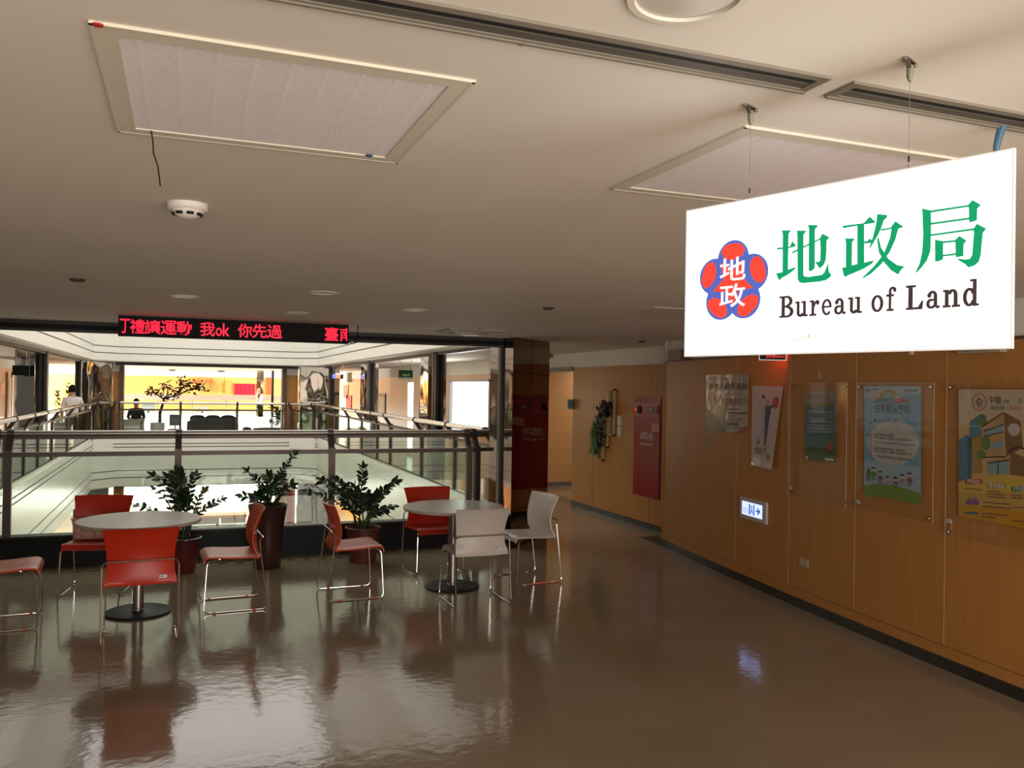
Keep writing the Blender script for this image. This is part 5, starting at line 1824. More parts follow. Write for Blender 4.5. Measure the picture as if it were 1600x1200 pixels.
# backlight of that notice spills on the wall
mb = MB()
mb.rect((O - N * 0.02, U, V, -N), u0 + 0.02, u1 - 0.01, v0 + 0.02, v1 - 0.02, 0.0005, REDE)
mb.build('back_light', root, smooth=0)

# grey unit on the wall, mostly behind the sign
fr = wall_frame(1505, 1573, 0.0)
q = P(fr, [(1505, 530), (1573, 528), (1573, 549.5), (1505, 553)])
org = fr[0] + fr[1] * q[3][0] + ZV * q[3][1]
O, U, V, N = local(fr, org)
root = thing('wall_unit', 'grey box on the wall, its lower edge showing under the right end of the sign', 'wall unit', org)
mb = MB()
mb.obox(O + U * q[3][0] + V * q[3][1] - N * 0.01, U * (q[2][0] - q[3][0]), N * 0.06, V * 0.16, mat('unit_grey', (0.42, 0.38, 0.30), 0.4))
mb.build('case', root, smooth=0)
mb = MB()
mb.obox(O + U * (q[3][0] + 0.01) + V * (q[3][1] + 0.012) + N * 0.05, U * (q[2][0] - q[3][0]) * 0.72, N * 0.012, V * 0.12, mat('unit_dark', (0.25, 0.24, 0.19), 0.4))
mb.build('cover', root, smooth=0)
# dark red alarm box at the top of the wall
fr = wall_frame(1058, 1078, 0.0)
q = P(fr, [(1058, 546), (1100, 546), (1100, 563), (1060, 563)])
org = fr[0] + fr[1] * q[0][0] + ZV * 2.16
O, U, V, N = local(fr, org)
mb = MB()
mb.obox(O + U * q[0][0] + V * 2.145 - N * 0.0, U * 0.34, N * 0.10, V * 0.11, mat('alarm_dark_red', (0.10, 0.02, 0.015), 0.4))
o = mb.build('alarm_box', smooth=0)
o.location = org
tag(o, 'dark red box at the top of the wood wall left of the hanging sign', 'alarm box')

# ------------------------------------------------------------------ things on the hydrant wall
hf = side_frame(HX, 12.0)
hq = P(hf, [(992, 620), (1034, 622), (1034, 781), (990, 772)])
hu0, hu1, hv1, hv0 = hq[0][0], hq[1][0], 1.716, 0.41
org = hf[0] + hf[1] * hu0 + ZV * hv0
hyd = thing('hydrant_cabinet', 'dark red fire hydrant cabinet with white writing set in the wood wall', 'cabinet', org)
O, U, V, N = local(hf, org)
lfr = (O, U, V, N)
mb = MB()
mb.obox(O + U * hu0 + V * hv0 + N * 0.002, U * (hu1 - hu0), N * 0.008, V * (hv1 - hv0), REDBOX)
mb.build('body', hyd, smooth=0)
HW, HH = hu1 - hu0, hv1 - hv0
mb = MB()
mb.obox(O + U * (hu0 + .02) + V * (hv0 + .02) + N * 0.008, U * (HW - .04), N * 0.01, V * (HH * 0.76), REDBOX)
d_ = mb.build('door', hyd, smooth=0)
mb = MB()
WP = mat('hydrant_white_print', (0.55, 0.5, 0.48), 0.4)
text(mb, lfr, '消防栓', hu0 + HW * .26, hu0 + HW * .76, hv0 + HH * .57, hv0 + HH * .655, 0.0185, WP, weight=0.03)
text(mb, lfr, 'HYDRANT', hu0 + HW * .26, hu0 + HW * .76, hv0 + HH * .515, hv0 + HH * .545, 0.0185, WP, weight=0.02)
mb.build('white_writing', hyd, smooth=0)
mb = MB()
mb.rect(lfr, hu0 + HW * .70, hu0 + HW * .98, hv0 + HH * .665, hv0 + HH * .745, 0.0185, mat('pale_sticker', (0.5, 0.2, 0.16), 0.4))
mb.build('sticker', hyd, smooth=0)
mb = MB()
mb.obox(O + U * (hu0 + .03) + V * (hv0 + HH * 0.80) + N * 0.008, U * (HW - .06), N * 0.012, V * (HH * 0.14), mat('hydrant_red_light', (0.36, 0.02, 0.022), 0.3))
mb.build('control_panel', hyd, smooth=0)
mb = MB()
cc = O + U * (hu0 + HW * 0.24) + V * (hv0 + HH * 0.875)
mb.tube([cc + N * 0.02, cc + N * 0.035, cc + N * 0.04], [0.055, 0.055, 0.03], BLACK, n=20)
mb.build('alarm_speaker', hyd)
mb = MB()
cc = O + U * (hu0 + HW * 0.15) + V * (hv0 + HH * 0.872)
mb.tube([cc + N * 0.02, cc + N * 0.05], [0.018, 0.012], mat('alarm_lamp_red', (0.8, 0.05, 0.02), 0.3, emit=(1, 0.05, 0.02), es=0.8), n=12)
mb.build('alarm_lamp', hyd)
mb = MB()
mb.obox(O + U * (hu0 + HW * .55) + V * (hv0 + HH * .84) + N * 0.02, U * HW * .36, N * 0.01, V * HH * .07, mat('hydrant_dark_panel', (0.12, 0.01, 0.012), 0.3))
mb.obox(O + U * (hu0 + HW * .64) + V * (hv0 + HH * .86) + N * 0.03, U * HW * .12, N * 0.006, V * HH * .035, mat('button_pale', (0.5, 0.2, 0.2), 0.4))
mb.build('call_button', hyd, smooth=0)

# wooden wall planters, stepped
PLW = mat('planter_pale_wood', (0.50, 0.36, 0.18), 0.5)
PLB = mat('planter_back', (0.30, 0.15, 0.05), 0.5)


def planter(q, label, leafc, kind):
    a = P(hf, q)
    u0, u1, v1, v0 = a[0][0], a[1][0], a[0][1], a[2][1]
    org = hf[0] + hf[1] * u0 + ZV * v0
    root = thing('wall_planter', label, 'planter', org, group='stepped wooden wall planters')
    O, U, V, N = local(hf, org)
    mb = MB()
    t = 0.018
    mb.obox(O + U * u0 + V * v0, U * t, N * 0.05, V * (v1 - v0), PLW)
    mb.obox(O + U * (u1 - t) + V * v0, U * t, N * 0.05, V * (v1 - v0), PLW)
    mb.obox(O + U * u0 + V * v0, U * (u1 - u0), N * 0.05, V * t, PLW)
    mb.obox(O + U * u0 + V * (v1 - t), U * (u1 - u0), N * 0.05, V * t, PLW)
    mb.obox(O + U * u0 + V * v0, U * (u1 - u0), N * 0.006, V * (v1 - v0), PLB)
    mb.build('box_frame', root, smooth=0)
    rr = random.Random(kind)
    mb = MB()
    m = mat(leafc[0], leafc[1], 0.5)
    uc = (u0 + u1) / 2
    for k in range(leafc[2]):
        t_ = rr.random()
        vv = v0 + (v1 - v0) * (leafc[3] + (leafc[4] - leafc[3]) * t_)
        spread = leafc[5] * (0.4 + 0.6 * math.sin(PI * min(1, t_ * 1.1)))
        p = O + U * (uc + rr.uniform(-1, 1) * spread) + V * vv + N * rr.uniform(0.05, 0.14)
        leaf(mb, p, Vector((rr.uniform(-.6, .2), rr.uniform(-.8, .8), -0.9 if kind == 1 else rr.uniform(-1, .6))), Vector((-1, 0, 0.3)), leafc[6], leafc[6] * leafc[7], m)
    mb.build('foliage', root, smooth=60)


planter([(935, 647), (946, 647), (946, 720), (935, 720)], 'stepped wooden wall planter with hanging green leaves, lowest and leftmost', ('planter_green', (0.03, 0.12, 0.015), 160, 0.25, 0.88, 0.10, 0.13, 0.14), 1)
planter([(944.5, 628), (953, 628), (953, 700), (944.5, 700)], 'stepped wooden wall planter with dark trailing ivy, middle of three', ('planter_dark_ivy', (0.035, 0.018, 0.012), 110, 0.05, 0.95, 0.08, 0.06, 0.8), 2)
planter([(955, 608), (963.5, 608), (963.5, 681), (955, 681)], 'stepped wooden wall planter, topmost, with dark ivy over its left edge', ('planter_dark_leaf', (0.03, 0.012, 0.012), 60, 0.45, 0.72, 0.10, 0.07, 0.8), 3)
wall_plate([(966.3, 649), (971.6, 649.5), (971.6, 665.5), (966.3, 664.5)], 'upper white switch plate beside the wooden planters', name='switch_plate', cat='switch', m=mat('switch_white', (0.6, 0.57, 0.52), 0.4), th=0.02, fr=hf, group='pair of switch plates')
wall_plate([(966.3, 666), (971.3, 667), (971.0, 683), (966.0, 682)], 'lower white switch plate beside the wooden planters', name='switch_plate', cat='switch', m=MATS['switch_white'], th=0.02, fr=hf, group='pair of switch plates')
pq = on_x(896.5, 632, HX)
root = thing('door_plaque', 'small teal plaque with dark writing jutting out beside the lit doorway', 'sign', (HX, pq.y, 1.50))
mb = MB()
mb.box(-0.11, 0.0, -0.012, 0.0, 0, 0.155, mat('plaque_teal', (0.16, 0.28, 0.27), 0.4))
mb.box(-0.01, 0.0, -0.02, 0.008, -0.005, 0.16, BLACK)
mb.build('plate', root, smooth=0)
mb = MB()
text(mb, (Vector((-0.11, -0.012, 0)), Vector((1, 0, 0)), ZV.copy(), Vector((0, -1, 0))), '梯間', 0.02, 0.09, 0.03, 0.13, 0.001, mat('plaque_print', (0.02, 0.06, 0.06), 0.4), weight=0.02)
mb.build('lettering', root, smooth=0)
# ------------------------------------------------------------------ people
def skin_body(name, joints, edges, radii, root_i, paint, mats, parent=None):
    """one continuous body grown over a jointed skeleton"""
    me = bpy.data.meshes.new(name)
    me.from_pydata([tuple(j) for j in joints], edges, [])
    o = bpy.data.objects.new(name, me)
    C.objects.link(o)
    md = o.modifiers.new('skin', 'SKIN')
    md.use_smooth_shade = True
    sv = me.skin_vertices[0].data
    for i, r in enumerate(radii):
        r = r if isinstance(r, tuple) else (r, r)
        sv[i].radius = r
        sv[i].use_root = (i == root_i)
    ss = o.modifiers.new('sub', 'SUBSURF')
    ss.levels = ss.render_levels = 2
    dg = bpy.context.evaluated_depsgraph_get()
    me2 = bpy.data.meshes.new_from_object(o.evaluated_get(dg))
    bpy.data.objects.remove(o)
    me2.name = name
    me2.materials.clear()
    for m in mats:
        me2.materials.append(m)
    for p in me2.polygons:
        p.material_index = paint(p.center)
        p.use_smooth = True
    o2 = bpy.data.objects.new(name, me2)
    C.objects.link(o2)
    if parent:
        o2.parent = parent
    return o2


SKIN = mat('skin', (0.50, 0.28, 0.18), 0.5)
HAIR = mat('black_hair', (0.008, 0.007, 0.007), 0.7, spec=0.1)
SHIRT = mat('white_shirt', (0.72, 0.66, 0.64), 0.7)
JEANS = mat('blue_jeans', (0.05, 0.07, 0.13), 0.7)
SHOE = mat('dark_shoe', (0.03, 0.03, 0.03), 0.5)
BLACKTOP = mat('black_top', (0.015, 0.014, 0.016), 0.7)


def hand(mb, wrist, d, palm_n, m, s=1.0):
    """palm, four bent fingers of unequal length and a thumb off the side of the palm"""
    d, n = d.normalized(), palm_n.normalized()
    sd = d.cross(n).normalized()
    w = Vector(wrist)
    mb.tube([w, w + d * 0.04 * s, w + d * 0.085 * s], [0.022 * s, 0.034 * s, 0.030 * s], m, n=10)
    for k, ln in enumerate((0.070, 0.080, 0.074, 0.058)):
        b = w + d * 0.078 * s + sd * (k - 1.5) * 0.018 * s
        mb.tube([b, b + d * ln * 0.5 * s + n * 0.006 * s, b + d * ln * 0.9 * s + n * 0.024 * s], [0.0085 * s, 0.008 * s, 0.006 * s], m, n=7)
    b = w + d * 0.03 * s - sd * 0.026 * s
    mb.tube([b, b + d * 0.03 * s - sd * 0.022 * s + n * 0.008 * s, b + d * 0.055 * s - sd * 0.026 * s + n * 0.016 * s], [0.011 * s, 0.0095 * s, 0.007 * s], m, n=7)


def head(root, c, fw, hair_back=True):
    """face and hair on a head centred at c, looking along fw"""
    c, fw = Vector(c), Vector(fw).normalized()
    rt = fw.cross(ZV).normalized()
    up = rt.cross(fw).normalized()
    mb = MB()
    mb.tube([c + fw * 0.085 + up * 0.0, c + fw * 0.112 - up * 0.035, c + fw * 0.095 - up * 0.045], [0.008, 0.014, 0.010], SKIN, n=8)
    for s in (-1, 1):
        mb.lathe([(0.0, -0.028), (0.012, -0.015), (0.014, 0.01), (0.0, 0.03)], c + rt * s * 0.082 - up * 0.005, SKIN, n=8)
    mb.build('nose_and_ears', root, smooth=60)
    mb = MB()
    for s in (-1, 1):
        p = c + fw * 0.088 + rt * s * 0.032 + up * 0.008
        mb.tube([p - rt * 0.013, p + rt * 0.013], [0.006, 0.006], HAIR, n=6)
        p = c + fw * 0.090 + rt * s * 0.034 + up * 0.026
        mb.tube([p - rt * 0.016, p + rt * 0.016], 0.003, HAIR, n=5)
    mb.build('eyes', root)
    mb = MB()
    p = c + fw * 0.090 - up * 0.066
    mb.tube([p - rt * 0.022, p + fw * 0.006, p + rt * 0.022], [0.003, 0.006, 0.003], mat('lips', (0.4, 0.14, 0.12), 0.5), n=6)
    mb.build('mouth', root)
    mb = MB()
    V, F = [], []
    a_n, b_n = 20, 11
    for i in range(b_n):
        th = PI * 0.64 * i / (b_n - 1)
        for j in range(a_n):
            ph = 2 * PI * j / a_n
            fr_ = max(0.0, math.cos(ph))                     # front
            lim = th * (1 - 0.42 * fr_ ** 1.5)
            r = 1.0 + 0.03 * math.sin(9 * ph + 2 * i)
            V.append(c + up * (0.135 * math.cos(lim) * r + 0.012) + fw * (0.105 * math.sin(lim) * math.cos(ph) * r - 0.008) + rt * (0.092 * math.sin(lim) * math.sin(ph) * r))
    for i in range(b_n - 1):
        for j in range(a_n):
            F.append((i * a_n + j, i * a_n + (j + 1) % a_n, (i + 1) * a_n + (j + 1) % a_n, (i + 1) * a_n + j))
    mb.add(V, F, HAIR)
    mb.build('hair', root, smooth=80)


# walker in the left corridor, seen from behind
wp = on_y(113.0, 640, 23.4)
pr_ = thing('person', 'person in a white shirt and jeans walking away along the left corridor', 'person', (wp.x, 23.4, 0), math.radians(14))
J = [(0, 0, 0.93), (0, 0, 1.05), (0, 0.0, 1.22), (0, 0.01, 1.36), (0, 0.02, 1.44), (0, 0.04, 1.50), (0, 0.05, 1.57), (0, 0.055, 1.64),
     (-0.17, 0.0, 1.38), (-0.225, -0.01, 1.14), (-0.22, 0.06, 0.92), (0.17, 0.0, 1.38), (0.235, 0.02, 1.14), (0.22, 0.14, 0.95),
     (-0.09, 0, 0.86), (-0.10, 0.09, 0.48), (-0.10, 0.06, 0.09), (-0.10, 0.19, 0.035), (0.09, 0, 0.86), (0.10, -0.03, 0.48), (0.10, -0.17, 0.10), (0.10, -0.06, 0.035)]
E_ = [(0, 1), (1, 2), (2, 3), (3, 4), (4, 5), (5, 6), (6, 7), (3, 8), (8, 9), (9, 10), (3, 11), (11, 12), (12, 13), (0, 14), (14, 15), (15, 16), (16, 17), (0, 18), (18, 19), (19, 20), (20, 21)]
Rr = [(0.15, 0.11), (0.145, 0.10), (0.165, 0.11), (0.15, 0.10), (0.07, 0.065), (0.055, 0.055), (0.082, 0.092), (0.075, 0.085),
      0.068, 0.050, 0.034, 0.068, 0.050, 0.034, 0.098, 0.066, 0.043, 0.038, 0.098, 0.066, 0.043, 0.038]


def paint_walk(c):
    if c.z < 0.075:
        return 3
    if abs(c.x) > 0.165 and c.z < 1.12 and c.z > 0.80:
        return 0
    if c.z < 0.93:
        return 2
    if c.z < 1.455:
        return 1
    return 0


skin_body('body', J, E_, Rr, 0, paint_walk, [SKIN, SHIRT, JEANS, SHOE], pr_)
head(pr_, (0, 0.055, 1.60), (0, 1, -0.05))
mb = MB()
hand(mb, (-0.22, 0.06, 0.93), Vector((0.02, 0.12, -1)), Vector((1, 0.1, 0)), SKIN)
hand(mb, (0.22, 0.14, 0.96), Vector((-0.02, 0.3, -1)), Vector((-1, 0.1, 0)), SKIN)
mb.build('hands', pr_)

# seated person at the far side
far_y = 27.2
sp = on_y(213, 640, far_y)
ps = thing('person', 'dark-haired person in a black top seated beyond the far railing', 'person', (sp.x, far_y, 0), PI)
J = [(0, 0, 0.55), (0, -0.02, 0.70), (0, -0.02, 0.86), (0, 0.0, 1.0), (0, 0.02, 1.07), (0, 0.05, 1.13), (0, 0.07, 1.19), (0, 0.075, 1.26),
     (-0.16, 0.0, 1.01), (-0.22, 0.07, 0.80), (-0.10, 0.28, 0.74), (0.16, 0.0, 1.01), (0.22, 0.07, 0.80), (0.10, 0.28, 0.74),
     (-0.09, 0.08, 0.53), (-0.11, 0.44, 0.52), (-0.11, 0.42, 0.10), (-0.11, 0.54, 0.035), (0.09, 0.08, 0.53), (0.11, 0.44, 0.52), (0.11, 0.42, 0.10), (0.11, 0.54, 0.035)]


def paint_sit(c):
    if c.z < 0.075:
        return 3
    if c.y > 0.20 and c.z > 0.68 and c.z < 0.86:
        return 0
    if c.z < 0.60:
        return 2
    if c.z < 1.085:
        return 1
    return 0


skin_body('body', J, E_, Rr, 0, paint_sit, [SKIN, BLACKTOP, JEANS, SHOE], ps)
head(ps, (0, 0.08, 1.22), (0, 1, -0.35))
mb = MB()
hand(mb, (-0.10, 0.28, 0.74), Vector((0.5, 0.8, 0)), Vector((0, 0, -1)), SKIN)
hand(mb, (0.10, 0.28, 0.74), Vector((-0.5, 0.8, 0)), Vector((0, 0, -1)), SKIN)
mb.build('hands', ps)

# ------------------------------------------------------------------ furniture of the far hall
FG = 'white chairs beyond the far railing'
p = on_y(206, 660, 26.15)
dup(wh0, (p.x, 26.15, 0), 0.05, 'white chair beyond the far railing, its back to us, before the seated person', FG)
dup(wh0, (sp.x, far_y + 0.0, 0), PI, 'white chair beyond the far railing carrying the seated person', FG)
p = on_y(246, 670, 26.3)
mb = MB()
mb.lathe([(0.0, 0.0), (0.15, 0.0), (0.16, 0.02), (0.19, 0.50), (0.195, 0.66), (0.19, 0.69), (0.16, 0.675), (0.0, 0.67)], (0, 0, 0), CWHITE, n=28)
o = mb.build('tub_stool', smooth=50)
o.location = (p.x, 26.3, 0)
tag(o, 'rounded white tub stool beyond the far railing', 'stool')
p = on_y(274, 655, 26.3)
bs = thing('office_chair', 'narrow grey high-backed swivel chair beyond the far railing', 'chair', (p.x, 26.3, 0))
GREY = mat('grey_upholstery', (0.12, 0.12, 0.12), 0.6)
mb = MB()
mb.shell([[(-0.16 + 0.32 * i / 8 * 1.0, 0.05 - 0.03 * math.sin(PI * i / 8), 0.60 + 0.32 * j / 8) if True else 0 for j in range(9)] for i in range(9)], 0.04, GREY)
mb.build('backrest', bs)
mb = MB()
mb.lathe([(0.0, 0.44), (0.2, 0.44), (0.22, 0.47), (0.2, 0.51), (0.0, 0.52)], (0, -0.12, 0), GREY, n=24)
mb.build('seat', bs)
mb = MB()
mb.tube([(0, 0.0, 0.5), (0, 0.06, 0.62)], 0.02, DARKM)
mb.tube([(0, -0.1, 0.06), (0, -0.1, 0.45)], 0.028, DARKM)
for k in range(5):
    a = 2 * PI * k / 5
    mb.tube([(0, -0.1, 0.07), (0.26 * math.cos(a), -0.1 + 0.26 * math.sin(a), 0.04)], 0.02, DARKM, n=6)
    mb.tube([(0.26 * math.cos(a), -0.1 + 0.26 * math.sin(a), 0.0), (0.26 * math.cos(a), -0.1 + 0.26 * math.sin(a), 0.05)], 0.025, BLACK, n=8)
mb.build('star_base', bs)

SOFA = mat('black_sofa_leather', (0.010, 0.008, 0.008), 0.5, spec=0.12)
xa, xb = on_y(292, 660, 26.2).x, on_y(373, 660, 26.2).x
so = thing('sofa', 'black three-seat sofa seen from behind beyond the far railing', 'sofa', (xa, 26.2, 0))
SW = xb - xa


def cushion(mb, x0, x1, y0, y1, z0, z1, m, r=0.05, crown=0.03):
    g = []
    nx = 9
    for i in range(nx):
        t = i / (nx - 1)
        row = []
        for (fy, fz) in ((0.0, 0.0), (0.0, 0.5), (0.0, 0.88), (0.15, 1.0), (0.5, 1.0), (0.85, 1.0), (1.0, 0.88), (1.0, 0.5), (1.0, 0.0)):
            cz = crown * math.sin(PI * t) if fz > 0.8 else 0
            ed = min(t, 1 - t) * (nx - 1)
            k = 0.94 if ed < 0.5 else 1.0
            row.append((x0 + (x1 - x0) * t, y0 + (y1 - y0) * (0.5 + (fy - 0.5) * k), z0 + (z1 - z0) * fz * k + cz))
        g.append(row)
    V = [p for r_ in g for p in r_]
    b = 9
    F = [(i * b + j, (i + 1) * b + j, (i + 1) * b + (j + 1) % b, i * b + (j + 1) % b) for i in range(nx - 1) for j in range(b)]
    F += [list(range(b)), list(range((nx - 1) * b, nx * b))[::-1]]
    mb.add(V, F, m)


mb = MB()
mb.box(0.05, SW - 0.05, 0.05, 0.8, 0.08, 0.42, SOFA)
mb.box(0.04, SW - 0.04, 0.0, 0.12, 0.06, 0.66, SOFA)
for xx in (0.1, SW - 0.1):
    for yy in (0.1, 0.7):
        mb.box(xx - 0.03, xx + 0.03, yy - 0.03, yy + 0.03, 0, 0.08, STEEL)
mb.build('base', so, smooth=0)
for k in range(3):
    mb = MB()
    w3 = (SW - 0.16) / 3
    cushion(mb, 0.08 + w3 * k - 0.002, 0.08 + w3 * (k + 1) - 0.006, 0.0, 0.2, 0.40, 0.88, SOFA, crown=0.035)
    mb.build('back_cushion', so, smooth=50)
for s in (0, 1):
    mb = MB()
    cushion(mb, 0.0 if s == 0 else SW - 0.16, 0.16 if s == 0 else SW, -0.02, 0.8, 0.1, 0.72, SOFA, crown=0.0)
    mb.build('arm', so, smooth=50)
xa, xb = on_y(380, 670, 26.6).x, on_y(394, 670, 26.6).x
mb = MB()
cushion(mb, xa, xb, 26.6, 27.2, 0.0, 0.50, SOFA, crown=0.03)
tag(mb.build('ottoman', smooth=50), 'small black ottoman right of the black sofa', 'ottoman')
xa, xb = on_y(397, 670, 26.6).x, on_y(452, 670, 26.6).x
ct = thing('low_bench', 'long low black bench at the right beyond the far railing', 'bench', (xa, 26.6, 0))
mb = MB()
cushion(mb, 0, xb - xa, 0, 0.6, 0.25, 0.50, SOFA, crown=0.01)
mb.build('seat', ct, smooth=50)
for xx in (0.1, xb - xa - 0.1):
    mb = MB()
    mb.box(xx - 0.04, xx + 0.04, 0.05, 0.55, 0.0, 0.26, BLACK)
    mb.build('leg', ct, smooth=0)
p = on_y(441, 650, 28.0)
fp = thing('potted_plant', 'dark leafy plant in a black pot at the right beyond the far railing', 'plant', (p.x, 28.0, 0))
mb = MB()
mb.lathe([(0.0, 0), (0.15, 0), (0.2, 0.35), (0.19, 0.36), (0.0, 0.34)], (0, 0, 0), BLACK, n=20)
mb.build('pot', fp)
rnd = random.Random(12)
for k in range(9):
    a = rnd.uniform(0, 2 * PI)
    frond(fp, (0, 0, 0.34), (0.32 * math.cos(a), 0.32 * math.sin(a), 0.34 + rnd.uniform(0.3, 1.0)), (0, 0, 0.12), 7, 0.14, 0.06, rnd)

# dark ornamental tree
tp = on_y(250, 650, 28.4)
tr_ = thing('ornamental_tree', 'dark ornamental tree with a leaning trunk and spreading branches beyond the far railing', 'tree', (tp.x, 28.4, 0))
BARK = mat('tree_bark', (0.035, 0.018, 0.012), 0.7)
DLEAF = mat('tree_dark_leaf', (0.04, 0.028, 0.018), 0.5)
B0 = Vector((0, 0, 0))


def tpt(px, py, dy=0.0):
    q = on_y(px, py, 28.4 + dy)
    return Vector((q.x - tp.x, dy, q.z))


mb = MB()
trunk = [Vector((0.0, 0, 0.0)), tpt(250, 645), tpt(254, 632), tpt(257, 622), tpt(262, 617)]
mb.tube(trunk, [0.06, 0.05, 0.04, 0.035, 0.02], BARK, n=8)
twigs = []
for br in ([(257, 622), (270, 619), (279, 611), (283, 600), (281, 592)], [(256, 624), (245, 616), (238, 610), (229, 612)], [(262, 617), (262, 607), (257, 598)], [(270, 619), (290, 612), (305, 606), (318, 603)], [(279, 611), (291, 600), (296, 597)], [(305, 606), (316, 598)], [(245, 616), (252, 604)], [(305, 606), (322, 611)]):
    pts = [tpt(px, py, rnd.uniform(-.25, .25)) for px, py in br]
    mb.tube(pts, [0.026 - 0.02 * i / (len(pts) - 1) for i in range(len(pts))], BARK, n=6)
    twigs.append(pts)
mb.build('trunk_and_branches', tr_)
mb = MB()
for pts in twigs:
    for i in range(len(pts) - 1):
        for k in range(20 if i else 6):
            t = rnd.random()
            q = pts[i].lerp(pts[i + 1], t) + Vector((rnd.gauss(0, .07), rnd.gauss(0, .10), rnd.gauss(0, .06)))
            leaf(mb, q, Vector((rnd.uniform(-1, 1), rnd.uniform(-1, 1), rnd.uniform(-.8, .6))), Vector((0, -0.7, 0.7)), rnd.uniform(0.08, 0.15), rnd.uniform(0.05, 0.08), DLEAF)
mb.build('foliage', tr_, smooth=60)

# carved boards standing at the far jambs
for pxa, pxb, lb in ((181.5, 191, 'brown carved board standing at the left end of the far opening'), (453, 465, 'orange-brown carved board standing at the right end of the far opening')):
    a, b = on_y(pxa, 650, 25.5), on_y(pxb, 650, 25.5)
    bd = thing('carved_board', lb, 'board', (a.x, 25.45, 0), group='carved boards at the far opening')
    mb = MB()
    mb.box(0, b.x - a.x, 0, 0.05, 0, 1.27, WOOD)
    rr = random.Random(int(pxa))
    for k in range(7):
        z = 0.25 + 0.14 * k
        x_ = (b.x - a.x) * rr.uniform(0.3, 0.7)
        mb.beam((x_ - 0.04, -0.006, z), (x_ + 0.04, -0.006, z + rr.uniform(-.06, .08)), 0.012, 0.035, WOODDARK)
    mb.build('carved_panel', bd, smooth=0)

# service counter along the back
sc = thing('service_counter', 'long white service counter in front of the far orange wall', 'counter', (-3.5, 33.5, 0))
CNT = mat('counter_white', (0.86, 0.83, 0.77), 0.3)
mb = MB()
mb.box(0, 8.9, 0, 0.6, 0, 0.70, CNT)
mb.build('front_panel', sc, smooth=0)
mb = MB()
mb.box(-0.05, 8.95, -0.1, 0.7, 0.70, 0.74, CNT)
mb.build('worktop', sc, smooth=0)
mb = MB()
mb.box(-0.05, 8.95, 0.1, 0.4, 1.22, 1.42, CNT)
mb.build('upper_ledge', sc, smooth=0)
for k in range(8):
    mb = MB()
    mb.tube([(0.2 + 1.2 * k, 0.25, 0.74), (0.2 + 1.2 * k, 0.25, 1.22)], 0.02, STEEL)
    mb.build('ledge_post', sc)
for px, lb, c_, h in ((232, 'grey monitor on the far service counter', (0.25, 0.3, 0.28), 0.3), (316, 'small grey box on the far service counter', (0.4, 0.36, 0.28), 0.2)):
    q = on_y(px, 640, 33.7)
    mb = MB()
    mb.box(q.x - 0.22, q.x + 0.22, 33.68, 33.74, 0.80, 0.80 + h, mat('counter_item_%d' % px, c_, 0.5))
    mb.box(q.x - 0.03, q.x + 0.03, 33.66, 33.78, 0.741, 0.81, DARKM)
    tag(mb.build('monitor', smooth=0), lb, 'monitor')

# on the far wall
FY = 36.96
FF = (Vector((0, FY, 0)), Vector((1, 0, 0)), ZV.copy(), Vector((0, -1, 0)))


def fpx(px, py):
    q = on_y(px, py, FY)
    return (q.x, q.z)


PK = mat('poster_crimson', (0.75, 0.012, 0.05), 0.4)
a, b = fpx(366, 617), fpx(399, 600)
mb = MB()
mb.poly(FF, [a, (b[0], a[1]), b, (a[0], b[1])], 0.0, PK, th=0.02)
for k in range(5):
    xx = a[0] + (b[0] - a[0]) * (0.1 + 0.19 * k)
    mb.rect(FF, xx, xx + 0.05, a[1] + 0.06, b[1] - 0.06, 0.021, mat('poster_crimson_dark', (0.45, 0.0, 0.03), 0.4))
tag(mb.build('wall_poster', smooth=0), 'large crimson poster on the far orange wall', 'poster')
a, b = fpx(300, 600), fpx(333, 591.5)
mb = MB()
mb.poly(FF, [a, (b[0], a[1]), b, (a[0], b[1])], 0.0, mat('banner_orange', (0.8, 0.30, 0.08), 0.5), th=0.015)
for k in range(5):
    xx = a[0] + (b[0] - a[0]) * (0.06 + 0.19 * k)
    text(mb, FF, '地政便民處'[k], xx, xx + 0.13, a[1] + 0.05, b[1] - 0.05, 0.017, mat('banner_red', (0.6, 0.08, 0.03), 0.5), weight=0.02)
tag(mb.build('wall_banner', smooth=0), 'orange banner with red characters high on the far wall', 'banner')
q = fpx(350, 607)
mb = MB()
mb.lathe([(0.0, -0.19), (0.05, -0.19), (0.10, -0.12), (0.125, 0.0), (0.10, 0.12), (0.05, 0.19), (0.0, 0.19)], (q[0], FY - 0.2, q[1]), mat('lantern_orange', (0.8, 0.22, 0.03), 0.5), n=16)
mb.tube([(q[0], FY - 0.2, q[1] + 0.19), (q[0], FY - 0.2, CZ)], 0.006, BLACK, n=5)
tag(mb.build('paper_lantern'), 'orange paper lantern before the far wall', 'lantern')
for px, py, r in ((322, 604, 0.16), (335, 609, 0.12), (357, 600, 0.14), (341, 600, 0.1)):
    q = fpx(px, py)
    mb = MB()
    mb.ell(FF, q[0], q[1], r, r * 0.9, 0.0, mat('decor_olive', (0.5, 0.42, 0.10), 0.5), n=14)
    tag(mb.build('wall_decoration', smooth=0), 'round olive paper decoration on the far wall', 'decoration', 'olive paper decorations on the far wall')
for px, lb in ((270.5, 'small dark ceiling disc in the far hall, left'), (345, 'small dark ceiling disc in the far hall, right')):
    q = on_z(px, 579.5, CZ)
    mb = MB()
    mb.lathe([(0.0, -0.05), (0.10, -0.05), (0.16, 0.0)], (q.x, min(q.y, 36), CZ), DARKM, n=16)
    tag(mb.build('ceiling_vent'), lb, 'vent')
